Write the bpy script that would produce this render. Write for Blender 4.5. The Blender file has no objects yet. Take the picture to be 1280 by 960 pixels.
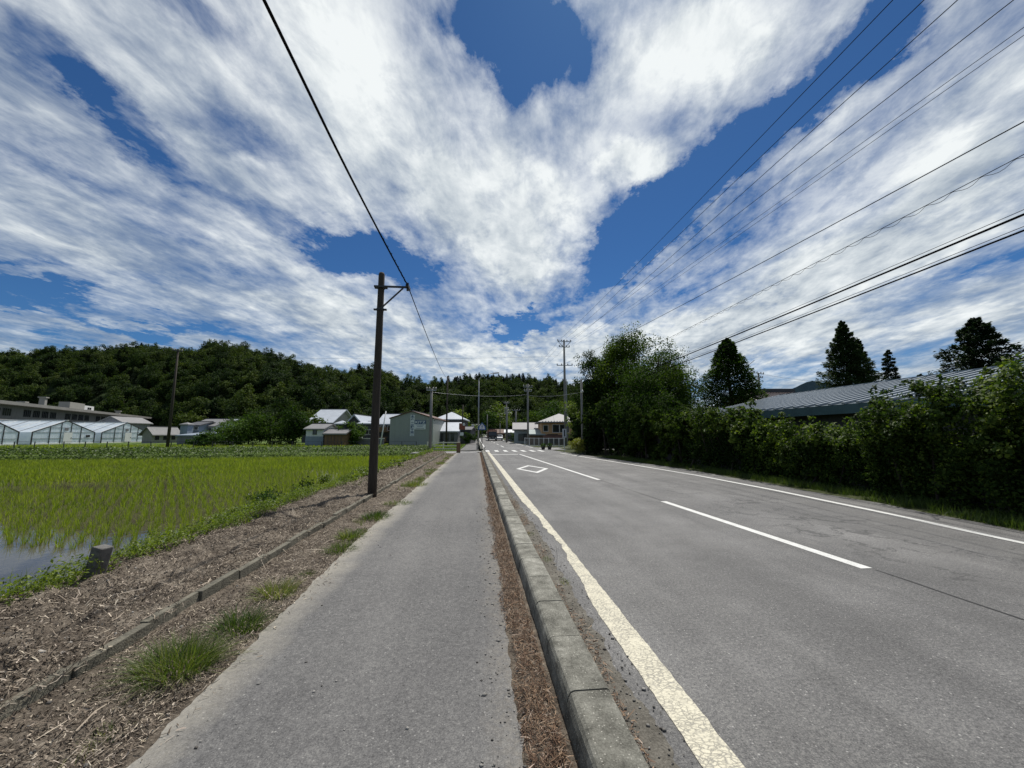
import bpy, math, random
import numpy as np
from mathutils import Vector, Matrix
R = math.radians
random.seed(7)
RNG = np.random.default_rng(11)
scn = bpy.context.scene
COL = scn.collection

# ------------------------------------------------------------------ camera
FPX, HORY, CZ = 490.0, 543.0, 1.6
PITCH = math.atan((HORY - 480) / FPX)
YAW = math.atan((640 - 595) / FPX * math.cos(PITCH))      # heading, to the right of +Y
cam_d = bpy.data.cameras.new('camera')
cam = bpy.data.objects.new('camera', cam_d); COL.objects.link(cam)
cam.location = (0, 0, CZ)
cam.rotation_euler = (R(90) + PITCH, 0, -YAW)
cam_d.sensor_width = 36.0; cam_d.lens = 36.0 * FPX / 1280.0
cam_d.clip_start = 0.05; cam_d.clip_end = 20000
scn.camera = cam

# ------------------------------------------------------------------ light
SUN_AZ, SUN_EL = R(22), R(60)          # azimuth clockwise from +Y
SKY_STRENGTH = 0.1
EXPOSURE = -0.08
sd = Vector((math.sin(SUN_AZ) * math.cos(SUN_EL), math.cos(SUN_AZ) * math.cos(SUN_EL), math.sin(SUN_EL)))
sun_d = bpy.data.lights.new('sun', 'SUN'); sun_d.energy = 5.0; sun_d.angle = R(0.53); sun_d.color = (1.0, 0.955, 0.89)
sun = bpy.data.objects.new('sun', sun_d); COL.objects.link(sun)
sun.rotation_euler = (-sd).to_track_quat('-Z', 'Y').to_euler()
scn.view_settings.view_transform = 'Standard'
scn.view_settings.look = 'None'
scn.view_settings.exposure = EXPOSURE
scn.view_settings.gamma = 1.0
scn.cycles.max_bounces = 6; scn.cycles.transparent_max_bounces = 12
scn.cycles.caustics_reflective = False; scn.cycles.caustics_refractive = False

# ------------------------------------------------------------------ picture <-> place helpers (used to place real things)
def ray(px, py):
    r = (px - 640) / FPX; u = -(py - 480) / FPX
    f = math.cos(PITCH) - math.sin(PITCH) * u; z = math.sin(PITCH) + math.cos(PITCH) * u
    return Vector((r * math.cos(YAW) + f * math.sin(YAW), -r * math.sin(YAW) + f * math.cos(YAW), z)), f
def PG(px, py, z=0.0):
    d, f = ray(px, py); t = (z - CZ) / d.z
    return Vector((d.x * t, d.y * t, z))
def PD(px, py, dep):
    d, f = ray(px, py); t = dep / f
    return Vector((d.x * t, d.y * t, CZ + d.z * t))
def PX(px, py, X):
    d, f = ray(px, py); t = X / d.x
    return Vector((X, d.y * t, CZ + d.z * t))
def PY(px, py, Y):
    d, f = ray(px, py); t = Y / d.y
    return Vector((d.x * t, Y, CZ + d.z * t))

# ------------------------------------------------------------------ node helper
class NT:
    def __init__(s, tree): s.t = tree; s.n = tree.nodes; s.l = tree.links
    def node(s, typ, ins=None, **kw):
        n = s.n.new(typ)
        for k, v in kw.items(): setattr(n, k, v)
        for k, v in (ins or {}).items():
            sock = n.inputs[k]
            if isinstance(v, bpy.types.NodeSocket): s.l.new(v, sock)
            else: sock.default_value = v
        return n
    def math(s, op, a, b=None, c=None, clamp=False):
        n = s.n.new('ShaderNodeMath'); n.operation = op; n.use_clamp = clamp
        for i, v in enumerate((a, b, c)):
            if v is None: continue
            if isinstance(v, bpy.types.NodeSocket): s.l.new(v, n.inputs[i])
            else: n.inputs[i].default_value = v
        return n.outputs[0]
    def vmath(s, op, a, b=None, out=0):
        n = s.n.new('ShaderNodeVectorMath'); n.operation = op
        for i, v in enumerate((a, b)):
            if v is None: continue
            if isinstance(v, bpy.types.NodeSocket): s.l.new(v, n.inputs[i])
            else: n.inputs[i].default_value = v
        return n.outputs[out]
    def noise(s, vec, scale, detail=4, rough=0.55, out='Fac', dist=0.0):
        n = s.node('ShaderNodeTexNoise', {'Vector': vec, 'Scale': scale, 'Detail': detail, 'Roughness': rough, 'Distortion': dist})
        return n.outputs[out]
    def ramp(s, fac, stops, interp='LINEAR'):
        n = s.n.new('ShaderNodeValToRGB'); n.color_ramp.interpolation = interp
        cr = n.color_ramp
        while len(cr.elements) < len(stops): cr.elements.new(0.5)
        for e, (p, c) in zip(cr.elements, stops):
            e.position = p; e.color = (c if len(c) == 4 else (*c, 1)) if not isinstance(c, (int, float)) else (c, c, c, 1)
        s.l.new(fac, n.inputs[0]); return n.outputs[0]
    def mr(s, v, a, b, c=0.0, d=1.0, smooth=False):
        n = s.n.new('ShaderNodeMapRange'); n.clamp = True
        if smooth: n.interpolation_type = 'SMOOTHSTEP'
        s.l.new(v, n.inputs[0])
        for i, x in enumerate((a, b, c, d)): n.inputs[i + 1].default_value = x
        return n.outputs[0]
    def mix(s, fac, a, b, blend='MIX'):
        n = s.n.new('ShaderNodeMix'); n.data_type = 'RGBA'; n.blend_type = blend
        for k, v in ((0, fac), (6, a), (7, b)):
            if isinstance(v, bpy.types.NodeSocket): s.l.new(v, n.inputs[k])
            else: n.inputs[k].default_value = (*v, 1) if isinstance(v, tuple) and len(v) == 3 else v
        return n.outputs[2]

# ------------------------------------------------------------------ sky: Nishita + cirrus deck
def build_world():
    w = bpy.data.worlds.new('World'); scn.world = w; w.use_nodes = True
    t = NT(w.node_tree); t.n.clear()
    sky = t.node('ShaderNodeTexSky', sky_type='NISHITA')
    sky.sun_disc = False; sky.sun_elevation = SUN_EL; sky.sun_rotation = SUN_AZ
    sky.altitude = 800; sky.air_density = 1.0; sky.dust_density = 0.3; sky.ozone_density = 3.0
    tc = t.node('ShaderNodeTexCoord')
    d = t.vmath('NORMALIZE', tc.outputs['Generated'])
    sep = t.node('ShaderNodeSeparateXYZ', {0: d})
    x, y, z = sep.outputs
    zz = t.math('ADD', t.math('MAXIMUM', z, 0.0), 0.11)
    u = t.math('DIVIDE', x, zz); v = t.math('DIVIDE', y, zz)
    A = R(14)                                   # heading the streaks run to
    s_ = t.math('ADD', t.math('MULTIPLY', v, math.cos(A)), t.math('MULTIPLY', u, math.sin(A)))
    t_ = t.math('SUBTRACT', t.math('MULTIPLY', u, math.cos(A)), t.math('MULTIPLY', v, math.sin(A)))
    deck = t.node('ShaderNodeCombineXYZ', {0: t_, 1: t.math('MULTIPLY', s_, 0.48), 2: 0.0}).outputs[0]
    deck2 = t.node('ShaderNodeCombineXYZ', {0: t_, 1: t.math('MULTIPLY', s_, 0.75), 2: 3.7}).outputs[0]
    # fixed celestial frame for the large clear gaps
    Rv = Vector((math.cos(YAW), -math.sin(YAW), 0))
    Fh = Vector((math.sin(YAW), math.cos(YAW), 0))
    Fv = Fh * math.cos(PITCH) + Vector((0, 0, math.sin(PITCH)))
    Uv = -Fh * math.sin(PITCH) + Vector((0, 0, math.cos(PITCH)))
    dR = t.vmath('DOT_PRODUCT', d, tuple(Rv), out=1); dF = t.vmath('DOT_PRODUCT', d, tuple(Fv), out=1); dU = t.vmath('DOT_PRODUCT', d, tuple(Uv), out=1)
    dFm = t.math('MAXIMUM', dF, 0.12)
    g0 = t.node('ShaderNodeCombineXYZ', {0: t.math('DIVIDE', dR, dFm), 1: t.math('DIVIDE', dU, dFm), 2: 0.0}).outputs[0]
    warp = t.noise(deck2, 2.4, 9, 0.68, out='Color')
    warp = t.vmath('MULTIPLY', t.vmath('SUBTRACT', warp, (0.5, 0.5, 0.5)), (0.34, 0.30, 0.0))
    g = t.vmath('ADD', g0, warp)
    def blob(cx, cy, rx, ry, ang, wgt):
        m = t.node('ShaderNodeMapping', {'Vector': g, 'Location': ((cx - 640) / FPX, (480 - cy) / FPX, 0),
                   'Rotation': (0, 0, R(ang)), 'Scale': (rx / FPX, ry / FPX, 1)}, vector_type='TEXTURE')
        ln = t.vmath('LENGTH', m.outputs[0], out=1)
        return t.mr(ln, 0.25, 1.0, wgt, 0.0, smooth=True)
    blobs = [
        # clear gaps (negative)
        (660, 40, 95, 85, 0, -1.0), (605, 15, 60, 50, 20, -.8), (632, 108, 40, 34, 0, -.5), (735, 70, 30, 60, -20, -.45), (770, 225, 26, 60, -25, -.4), (560, 25, 40, 40, 0, -.3),
        (1095, 30, 110, 50, 42, -1.1), (1000, 120, 120, 48, 42, -1.0), (905, 190, 120, 60, 42, -1.2), (820, 275, 110, 62, 50, -1.3),
        (760, 330, 70, 45, 40, -.7), (850, 235, 60, 50, 0, -.6), (690, 385, 80, 30, 25, -.5), (640, 405, 60, 22, 18, -.7),
        (455, 320, 110, 36, -8, -.95), (390, 290, 50, 22, -20, -.45), (440, 300, 40, 30, 0, -.3), (520, 345, 50, 20, 0, -.3),
        (60, 60, 130, 46, -40, -.7), (160, 150, 160, 40, -42, -.8), (230, 20, 120, 34, -35, -.45),
        (30, 372, 130, 24, -12, -.9), (170, 408, 170, 16, -5, -.85), (20, 330, 90, 12, -8, -.4), (70, 430, 140, 10, 0, -.4),
        (300, 170, 110, 26, -25, -.4), (170, 350, 80, 16, -15, -.35), (310, 255, 150, 22, -22, -.3), (80, 200, 110, 20, -35, -.3), (1200, 240, 120, 16, 25, -.3), (1180, 350, 130, 14, 12, -.3),
        # cloud masses (positive)
        (620, 250, 160, 110, 0, .8), (500, 150, 190, 140, -25, .55), (400, 60, 170, 120, 0, .35), (850, 60, 150, 85, 20, .75), (790, 190, 80, 40, 35, .8),
        (740, 160, 60, 50, 0, .3), (930, 20, 120, 60, 15, .5), (1100, 300, 320, 110, 30, .75), (1230, 130, 180, 110, 38, .65), (900, 420, 260, 50, 8, .7),
        (600, 440, 320, 38, 0, .5), (300, 340, 190, 30, -14, .4), (450, 400, 190, 34, -8, .5), (80, 275, 210, 70, -20, .45), (100, 395, 120, 14, -6, .25),
        (640, 330, 80, 50, 15, .6), (1240, 400, 160, 80, 0, .5), (1060, 190, 90, 26, 36, .35),
    ]
    acc = None
    for b in blobs:
        o = blob(*b); acc = o if acc is None else t.math('ADD', acc, o)
    front = t.mr(dF, 0.1, 0.35)
    acc = t.math('MULTIPLY', acc, front)
    n1 = t.noise(deck, 1.7, 12, 0.62, dist=0.5)
    n2 = t.noise(deck2, 7.0, 10, 0.64, dist=0.35)
    n3 = t.noise(deck, 11.0, 9, 0.62, dist=0.3)
    cov = t.math('ADD', t.math('MULTIPLY', t.math('SUBTRACT', n1, 0.5), 3.1), 0.50)
    cov = t.math('ADD', cov, t.math('MULTIPLY', t.math('SUBTRACT', n2, 0.5), 1.05))
    cov = t.math('ADD', cov, t.math('MULTIPLY', t.math('SUBTRACT', n3, 0.5), 0.95))
    cov = t.math('ADD', cov, acc)
    cov = t.math('ADD', cov, t.mr(z, 0.0, 0.22, 0.45, 0.0))
    alpha = t.mr(cov, -0.05, 1.25)
    alpha = t.math('MULTIPLY', t.math('POWER', alpha, 0.85), 0.96)
    alpha = t.math('MULTIPLY', alpha, t.mr(z, -0.02, 0.02))
    # cloud brightness: thicker parts grey off, thin and sunward parts glow
    sund = t.vmath('DOT_PRODUCT', d, tuple(sd), out=1)
    glow = t.mr(sund, 0.2, 0.95)
    gr = t.math('ADD', t.math('MULTIPLY', t.math('SUBTRACT', t.noise(deck, 2.3, 7, 0.62), 0.5), 1.7), 0.34)
    gr = t.math('ADD', gr, t.math('MULTIPLY', t.math('SUBTRACT', n3, 0.5), 0.8))
    gr = t.math('ADD', gr, t.math('MULTIPLY', t.math('SUBTRACT', n2, 0.5), 0.9))
    gr = t.math('ADD', gr, t.math('MULTIPLY', glow, 0.55), clamp=True)
    cc = t.ramp(gr, [(0.0, (2.4, 3.0, 4.0)), (0.38, (4.1, 4.8, 5.6)), (0.68, (6.8, 7.4, 7.8)), (1.0, (9.8, 10.2, 10.2))])
    skyc = t.mix(1.0, sky.outputs[0], (0.27, 0.50, 0.72), 'MULTIPLY')
    c = t.mix(alpha, skyc, cc)
    bg = t.node('ShaderNodeBackground', {0: c, 1: SKY_STRENGTH})
    o = t.node('ShaderNodeOutputWorld', {0: bg.outputs[0]})
    w.cycles.sampling_method = 'MANUAL'; w.cycles.sample_map_resolution = 1024
build_world()

# ------------------------------------------------------------------ materials
MATS = {}
def mat_base(name):
    m = bpy.data.materials.new(name); m.use_nodes = True
    t = NT(m.node_tree); t.n.clear(); MATS[name] = m
    return m, t
def finish(t, col, rough=0.8, bump=None, bstr=0.3, bdist=0.01, metallic=0.0, spec=0.4, normal=None):
    p = t.node('ShaderNodeBsdfPrincipled', {'Roughness': rough, 'Metallic': metallic, 'Specular IOR Level': spec})
    if isinstance(col, bpy.types.NodeSocket): t.l.new(col, p.inputs['Base Color'])
    else: p.inputs['Base Color'].default_value = (*col, 1)
    if bump is not None:
        b = t.node('ShaderNodeBump', {'Height': bump, 'Strength': bstr, 'Distance': bdist}); t.l.new(b.outputs[0], p.inputs['Normal'])
    t.node('ShaderNodeOutputMaterial', {0: p.outputs[0]})
    return p
def pos(t): return t.node('ShaderNodeNewGeometry').outputs['Position']
def objco(t): return t.node('ShaderNodeTexCoord').outputs['Object']
def simple(name, col, rough=0.7, var=0.25, scale=3.0, metallic=0.0, bump=0.0, streak=False, spec=0.4):
    m, t = mat_base(name)
    p = pos(t)
    if streak: p = t.node('ShaderNodeMapping', {'Vector': p, 'Scale': (3, 3, 0.35)}).outputs[0]
    n = t.noise(p, scale, 6, 0.65)
    n2 = t.noise(p, scale * 9, 3, 0.6)
    f = t.math('ADD', t.math('MULTIPLY', n, 0.7), t.math('MULTIPLY', n2, 0.3))
    lo = tuple(c * (1 - var) for c in col); hi = tuple(min(1, c * (1 + var)) for c in col)
    c = t.ramp(f, [(0.3, lo), (0.7, hi)])
    finish(t, c, rough, n2 if bump else None, bump, 0.01, metallic, spec)
    return m
def foliage(name, cols, transl=0.35, rough=0.55, nscale=0.6, spec=0.35):
    """leaf colour varies leaf by leaf and clump by clump"""
    m, t = mat_base(name)
    g = t.node('ShaderNodeNewGeometry')
    oi = t.node('ShaderNodeObjectInfo')
    rnd = g.outputs['Random Per Island']
    n = t.noise(g.outputs['Position'], nscale, 3, 0.6)
    f = t.math('ADD', t.math('MULTIPLY', rnd, 0.5), t.math('MULTIPLY', t.math('SUBTRACT', n, 0.25), 0.7))
    f = t.math('ADD', f, t.math('MULTIPLY', t.math('SUBTRACT', oi.outputs['Random'], 0.5), 0.45), clamp=True)
    k = len(cols)
    c = t.ramp(f, [((i + 0.5) / k, cols[i]) for i in range(k)])
    p = t.node('ShaderNodeBsdfPrincipled', {'Base Color': c, 'Roughness': rough, 'Specular IOR Level': spec})
    tr = t.node('ShaderNodeBsdfTranslucent', {0: t.mix(1.0, c, (1.5, 1.6, 0.6), 'MULTIPLY')})
    mx = t.node('ShaderNodeMixShader', {0: transl, 1: p.outputs[0], 2: tr.outputs[0]})
    t.node('ShaderNodeOutputMaterial', {0: mx.outputs[0]})
    return m

def m_asphalt(name, base, seed, warm=0.0, grit=1.0, con=1.9):
    m, t = mat_base(name)
    p = t.vmath('ADD', pos(t), (seed, seed * 2.3, 0))
    big = t.noise(p, 0.35, 5, 0.6)
    along = t.noise(t.node('ShaderNodeMapping', {'Vector': p, 'Scale': (1.6, 0.12, 1)}).outputs[0], 1.2, 5, 0.65)
    mid = t.noise(p, 6.0, 6, 0.7)
    fine = t.math('ADD', t.math('MULTIPLY', t.noise(p, 110.0, 5, 0.8), 0.6), t.math('MULTIPLY', t.noise(p, 38.0, 4, 0.8), 0.4))
    vor = t.node('ShaderNodeTexVoronoi', {'Vector': p, 'Scale': 85.0, 'Randomness': 1.0})
    st = t.mr(vor.outputs['Distance'], 0.12, 0.30, 1.0, 0.0)
    sc = t.node('ShaderNodeSeparateColor', {0: vor.outputs['Color']})
    pick = t.mr(sc.outputs[0], 0.80, 0.88)
    stones = t.math('MULTIPLY', t.math('MULTIPLY', st, pick), grit)
    f = t.math('ADD', t.math('MULTIPLY', big, 0.35), t.math('MULTIPLY', along, 0.3))
    f = t.math('ADD', f, t.math('MULTIPLY', mid, 0.2))
    f = t.math('ADD', t.math('MULTIPLY', f, 0.55), 0.265)
    f = t.math('ADD', f, t.math('MULTIPLY', t.math('SUBTRACT', fine, 0.5), con))
    b = base
    c = t.ramp(f, [(0.30, (b * .30, b * .30, b * .30)), (0.50, (b * .92 * (1 + warm), b * .92, b * .92 * (1 - warm))), (0.66, (b * 1.7, b * 1.66, b * 1.55)), (0.85, (b * 2.6, b * 2.5, b * 2.3))])
    v2 = t.node('ShaderNodeTexVoronoi', {'Vector': p, 'Scale': 42.0})
    s2 = t.math('MULTIPLY', t.mr(v2.outputs['Distance'], 0.14, 0.30, 1.0, 0.0), t.mr(t.node('ShaderNodeSeparateColor', {0: v2.outputs['Color']}).outputs[1], 0.86, 0.93))
    stones = t.math('MAXIMUM', stones, t.math('MULTIPLY', s2, grit))
    c = t.mix(t.math('MULTIPLY', stones, 0.9), c, (0.40, 0.39, 0.365))
    return m, t, p, c, fine, stones

def build_mats():
    # road, with old cracks in the far lane
    m, t, p, c, fine, stones = m_asphalt('road_asphalt', 0.118, 3.0, 0.02)
    P = pos(t)
    sx = t.node('ShaderNodeSeparateXYZ', {0: P})
    wv = t.vmath('ADD', P, t.vmath('MULTIPLY', t.vmath('SUBTRACT', t.noise(P, 1.3, 5, 0.7, out='Color'), (.5, .5, .5)), (1.6, 1.6, 0)))
    vc = t.node('ShaderNodeTexVoronoi', {'Vector': wv, 'Scale': 1.15}, feature='DISTANCE_TO_EDGE')
    crack = t.mr(vc.outputs['Distance'], 0.0, 0.030, 1.0, 0.0)
    patch = t.mr(t.noise(t.vmath('ADD', P, (7, 2, 0)), 0.55, 6, 0.72), 0.42, 0.62, 0.86, 1.16)
    c = t.mix(1.0, c, t.node('ShaderNodeCombineColor', {0: patch, 1: patch, 2: patch}).outputs[0], 'MULTIPLY')
    scuff = t.math('MULTIPLY', t.mr(t.noise(t.node('ShaderNodeMapping', {'Vector': P, 'Scale': (1.5, 0.5, 1)}).outputs[0], 1.1, 7, 0.8), 0.60, 0.74), 0.35)
    c = t.mix(scuff, c, (0.30, 0.29, 0.27))
    reg = t.math('MULTIPLY', t.mr(sx.outputs[0], 4.7, 5.4), t.mr(sx.outputs[0], 7.4, 8.0, 1, 0))
    reg = t.math('MULTIPLY', reg, t.mr(sx.outputs[1], 11.0, 15.0, 1, 0.15))
    reg = t.math('MULTIPLY', reg, t.mr(t.noise(P, 0.6, 3, 0.5), 0.37, 0.46))
    c = t.mix(t.math('MULTIPLY', t.math('MULTIPLY', crack, reg), 0.85), c, (0.03, 0.03, 0.03))
    wheel = t.mr(t.noise(t.node('ShaderNodeMapping', {'Vector': P, 'Scale': (1.4, 0.05, 1)}).outputs[0], 1.0, 2, 0.5), 0.40, 0.62, 0.88, 1.10)
    c = t.mix(1.0, c, t.node('ShaderNodeCombineColor', {0: wheel, 1: wheel, 2: wheel}).outputs[0], 'MULTIPLY')
    finish(t, c, 0.72, t.math('ADD', fine, t.math('MULTIPLY', stones, 0.6)), 0.75, 0.006, spec=0.35)
    # sidewalk, dusty along its left edge
    m, t, p, c, fine, stones = m_asphalt('sidewalk_asphalt', 0.130, 9.0, 0.025, 0.6, 1.25)
    P = pos(t); sx = t.node('ShaderNodeSeparateXYZ', {0: P})
    xw = t.math('ADD', sx.outputs[0], t.math('MULTIPLY', t.math('SUBTRACT', t.noise(P, 1.6, 6, 0.7), 0.5), 0.5))
    dust = t.mr(xw, -1.74, -1.40, 1.0, 0.0)
    dust = t.math('MULTIPLY', dust, t.mr(t.noise(P, 60, 6, 0.8), 0.36, 0.56, 0.45, 1.0))
    c = t.mix(t.math('MULTIPLY', dust, 0.8), c, (0.34, 0.315, 0.26))
    dust2 = t.math('MULTIPLY', t.mr(xw, 0.05, 0.32), t.mr(t.noise(P, 30, 4, 0.7), 0.35, 0.6))
    c = t.mix(t.math('MULTIPLY', dust2, 0.45), c, (0.25, 0.22, 0.17))
    finish(t, c, 0.85, t.math('ADD', fine, t.math('MULTIPLY', stones, 0.5)), 0.6, 0.004, spec=0.25)
    # side road concrete-ish
    m, t, p, c, fine, stones = m_asphalt('pale_asphalt', 0.22, 5.0, 0.02)
    finish(t, c, 0.85, fine, 0.4, 0.004)
    # white paint, cracked and yellowed
    for nm, col, thr, cr in (('old_paint', (0.60, 0.56, 0.43), 0.455, 1.1), ('fresh_paint', (0.66, 0.66, 0.63), 0.38, 0.5)):
        m, t = mat_base(nm); P = pos(t)
        wv = t.vmath('ADD', P, t.vmath('MULTIPLY', t.vmath('SUBTRACT', t.noise(P, 14, 4, 0.7, out='Color'), (.5, .5, .5)), (.06, .06, 0)))
        wv = t.node('ShaderNodeMapping', {'Vector': wv, 'Scale': (0.8, 1.5, 1)}).outputs[0]
        vc = t.node('ShaderNodeTexVoronoi', {'Vector': wv, 'Scale': 30.0}, feature='DISTANCE_TO_EDGE')
        crack = t.mr(vc.outputs['Distance'], 0.0, 0.13, 1.0, 0.0)
        crack = t.math('MULTIPLY', crack, t.mr(t.noise(P, 6, 3, 0.6), 0.36, 0.52))
        wear = t.mr(t.noise(P, 55, 6, 0.75), thr, thr - 0.07)
        k = t.math('MAXIMUM', t.math('MULTIPLY', crack, 0.85 * cr), t.math('MULTIPLY', wear, 0.7))
        base = t.mix(t.noise(P, 8, 5, 0.7), tuple(c_ * 0.8 for c_ in col), tuple(min(.85, c_ * 1.12) for c_ in col))
        c = t.mix(k, base, (0.20, 0.19, 0.165))
        finish(t, c, 0.65, t.math('MULTIPLY', k, -1.0), 0.5, 0.004)
    m, t = mat_base('seam'); finish(t, (0.035, 0.035, 0.035), 0.7)
    # kerb concrete
    m, t = mat_base('kerb_concrete'); P = pos(t)
    n = t.noise(P, 7, 8, 0.7); n2 = t.noise(P, 90, 4, 0.8)
    f = t.math('ADD', t.math('MULTIPLY', n, 0.6), t.math('MULTIPLY', n2, 0.45))
    oi = t.node('ShaderNodeObjectInfo').outputs['Random']
    f = t.math('ADD', f, t.math('MULTIPLY', t.math('SUBTRACT', oi, 0.5), 0.10))
    c = t.ramp(f, [(0.35, (0.050, 0.048, 0.040)), (0.45, (0.12, 0.117, 0.098)), (0.56, (0.205, 0.20, 0.17)), (0.70, (0.40, 0.39, 0.34))])
    vor = t.node('ShaderNodeTexVoronoi', {'Vector': P, 'Scale': 75.0})
    st = t.math('MULTIPLY', t.mr(vor.outputs['Distance'], 0.15, 0.32, 1, 0), t.mr(t.node('ShaderNodeSeparateColor', {0: vor.outputs['Color']}).outputs[0], 0.72, 0.8))
    c = t.mix(st, c, (0.42, 0.40, 0.35))
    lich = t.math('MULTIPLY', t.mr(t.noise(P, 16, 6, 0.8), 0.62, 0.70), 0.5)
    c = t.mix(lich, c, (0.38, 0.37, 0.31))
    finish(t, c, 0.9, f, 0.9, 0.008, spec=0.2)
    simple('slab_concrete', (0.135, 0.125, 0.095), 0.9, 0.6, 7, bump=0.9)
    simple('grey_stone', (0.13, 0.125, 0.115), 0.9, 0.5, 14, bump=0.8)
    # soil and mulch base
    m, t = mat_base('mulch_soil'); P = pos(t)
    n = t.noise(P, 3, 8, 0.75); n2 = t.noise(P, 60, 6, 0.8, dist=1.2)
    f = t.math('ADD', t.math('MULTIPLY', n, 0.5), t.math('MULTIPLY', n2, 0.55))
    c = t.ramp(f, [(0.38, (0.030, 0.024, 0.019)), (0.49, (0.11, 0.09, 0.07)), (0.58, (0.22, 0.185, 0.145)), (0.70, (0.46, 0.41, 0.33))])
    finish(t, c, 0.95, f, 1.0, 0.03, spec=0.15)
    m, t = mat_base('bank_soil'); P = pos(t)
    n = t.noise(P, 4, 8, 0.7); n2 = t.noise(P, 40, 5, 0.7)
    f = t.math('ADD', t.math('MULTIPLY', n, 0.5), t.math('MULTIPLY', n2, 0.5))
    c = t.ramp(f, [(0.35, (0.02, 0.025, 0.01)), (0.55, (0.05, 0.06, 0.02)), (0.75, (0.10, 0.11, 0.04))])
    finish(t, c, 0.95, f, 0.8, 0.02, spec=0.15)
    m, t = mat_base('gutter_dirt'); P = pos(t)
    n = t.noise(P, 5, 8, 0.75); n2 = t.noise(P, 80, 5, 0.8)
    f = t.math('ADD', t.math('MULTIPLY', n, 0.5), t.math('MULTIPLY', n2, 0.5))
    c = t.ramp(f, [(0.36, (0.06, 0.055, 0.045)), (0.52, (0.14, 0.13, 0.11)), (0.66, (0.24, 0.225, 0.19)), (0.8, (0.40, 0.37, 0.31))])
    finish(t, c, 0.95, f, 0.9, 0.012, spec=0.15)
    # field ground
    m, t = mat_base('field_grass'); P = pos(t)
    n = t.noise(P, 0.12, 5, 0.6); n2 = t.noise(P, 2.5, 6, 0.75)
    f = t.math('ADD', t.math('MULTIPLY', n, 0.5), t.math('MULTIPLY', n2, 0.5))
    c = t.ramp(f, [(0.34, (0.030, 0.052, 0.014)), (0.5, (0.085, 0.13, 0.028)), (0.68, (0.15, 0.20, 0.045))])
    finish(t, c, 0.95, n2, 1.0, 0.15, spec=0.15)
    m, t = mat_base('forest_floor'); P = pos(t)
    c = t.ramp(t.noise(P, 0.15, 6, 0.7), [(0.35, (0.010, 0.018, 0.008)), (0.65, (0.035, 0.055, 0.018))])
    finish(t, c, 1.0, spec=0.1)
    m, t = mat_base('haze_tinted_hill'); P = pos(t)
    c = t.ramp(t.noise(P, 0.01, 6, 0.7), [(0.35, (0.055, 0.085, 0.10)), (0.65, (0.09, 0.13, 0.14))])  # distance haze put into the bluish green base colour
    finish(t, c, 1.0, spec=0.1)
    m, t = mat_base('paddy_water'); P = pos(t)
    n = t.noise(P, 5, 3, 0.5)
    p = finish(t, (0.075, 0.066, 0.045), 0.02, n, 0.05, 0.02, spec=0.5)
    p.inputs['IOR'].default_value = 1.33
    # litter
    def litter(nm, stops):
        m, t = mat_base(nm); g = t.node('ShaderNodeNewGeometry')
        c = t.ramp(g.outputs['Random Per Island'], stops)
        c = t.mix(0.35, c, t.ramp(t.noise(g.outputs['Position'], 45, 3, 0.6), [(0.3, 0.02), (0.7, 0.3)]), 'OVERLAY')
        finish(t, c, 0.85, spec=0.2)
    litter('straw', [(0.0, (0.035, 0.028, 0.022)), (0.28, (0.11, 0.086, 0.066)), (0.55, (0.23, 0.185, 0.14)), (0.82, (0.42, 0.35, 0.27)), (1.0, (0.68, 0.62, 0.52))])
    litter('red_straw', [(0.0, (0.05, 0.03, 0.02)), (0.35, (0.17, 0.10, 0.065)), (0.65, (0.30, 0.19, 0.12)), (0.9, (0.45, 0.32, 0.21)), (1.0, (0.6, 0.52, 0.42))])
    litter('pebble', [(0.0, (0.10, 0.09, 0.08)), (0.5, (0.22, 0.21, 0.19)), (1.0, (0.48, 0.46, 0.42))])
    # vegetation
    foliage('rice_leaf', [(0.085, 0.130, 0.014), (0.165, 0.220, 0.024), (0.27, 0.31, 0.04)], 0.45, nscale=0.35)
    foliage('weed_leaf', [(0.06, 0.095, 0.012), (0.14, 0.190, 0.024), (0.27, 0.31, 0.045)], 0.4, nscale=2)
    foliage('grass_blade', [(0.035, 0.065, 0.014), (0.075, 0.115, 0.025), (0.14, 0.17, 0.05), (0.32, 0.29, 0.15)], 0.4, nscale=5)
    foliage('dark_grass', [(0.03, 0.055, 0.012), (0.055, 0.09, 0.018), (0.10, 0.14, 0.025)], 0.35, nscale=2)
    foliage('berm_leaf', [(0.045, 0.080, 0.014), (0.095, 0.150, 0.024), (0.16, 0.22, 0.038)], 0.35, nscale=1.0)
    foliage('bush_leaf', [(0.022, 0.050, 0.010), (0.045, 0.088, 0.015), (0.085, 0.14, 0.025)], 0.32, nscale=3, rough=0.7, spec=0.1)
    foliage('hedge_leaf', [(0.013, 0.028, 0.007), (0.030, 0.056, 0.011), (0.075, 0.11, 0.018)], 0.32, nscale=1.0, rough=0.75, spec=0.06)
    foliage('tree_leaf', [(0.016, 0.036, 0.008), (0.038, 0.072, 0.011), (0.10, 0.14, 0.020)], 0.38, nscale=0.7, rough=0.7, spec=0.08)
    foliage('vine_leaf', [(0.014, 0.030, 0.007), (0.048, 0.085, 0.013), (0.16, 0.21, 0.032)], 0.36, nscale=1.2, rough=0.6, spec=0.15)
    foliage('yellow_leaf', [(0.10, 0.12, 0.02), (0.17, 0.19, 0.03), (0.26, 0.26, 0.05)], 0.35, nscale=1.5)
    foliage('conifer_leaf', [(0.012, 0.026, 0.010), (0.024, 0.046, 0.015), (0.044, 0.070, 0.022)], 0.15, nscale=0.8, rough=0.7, spec=0.12)
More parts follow.
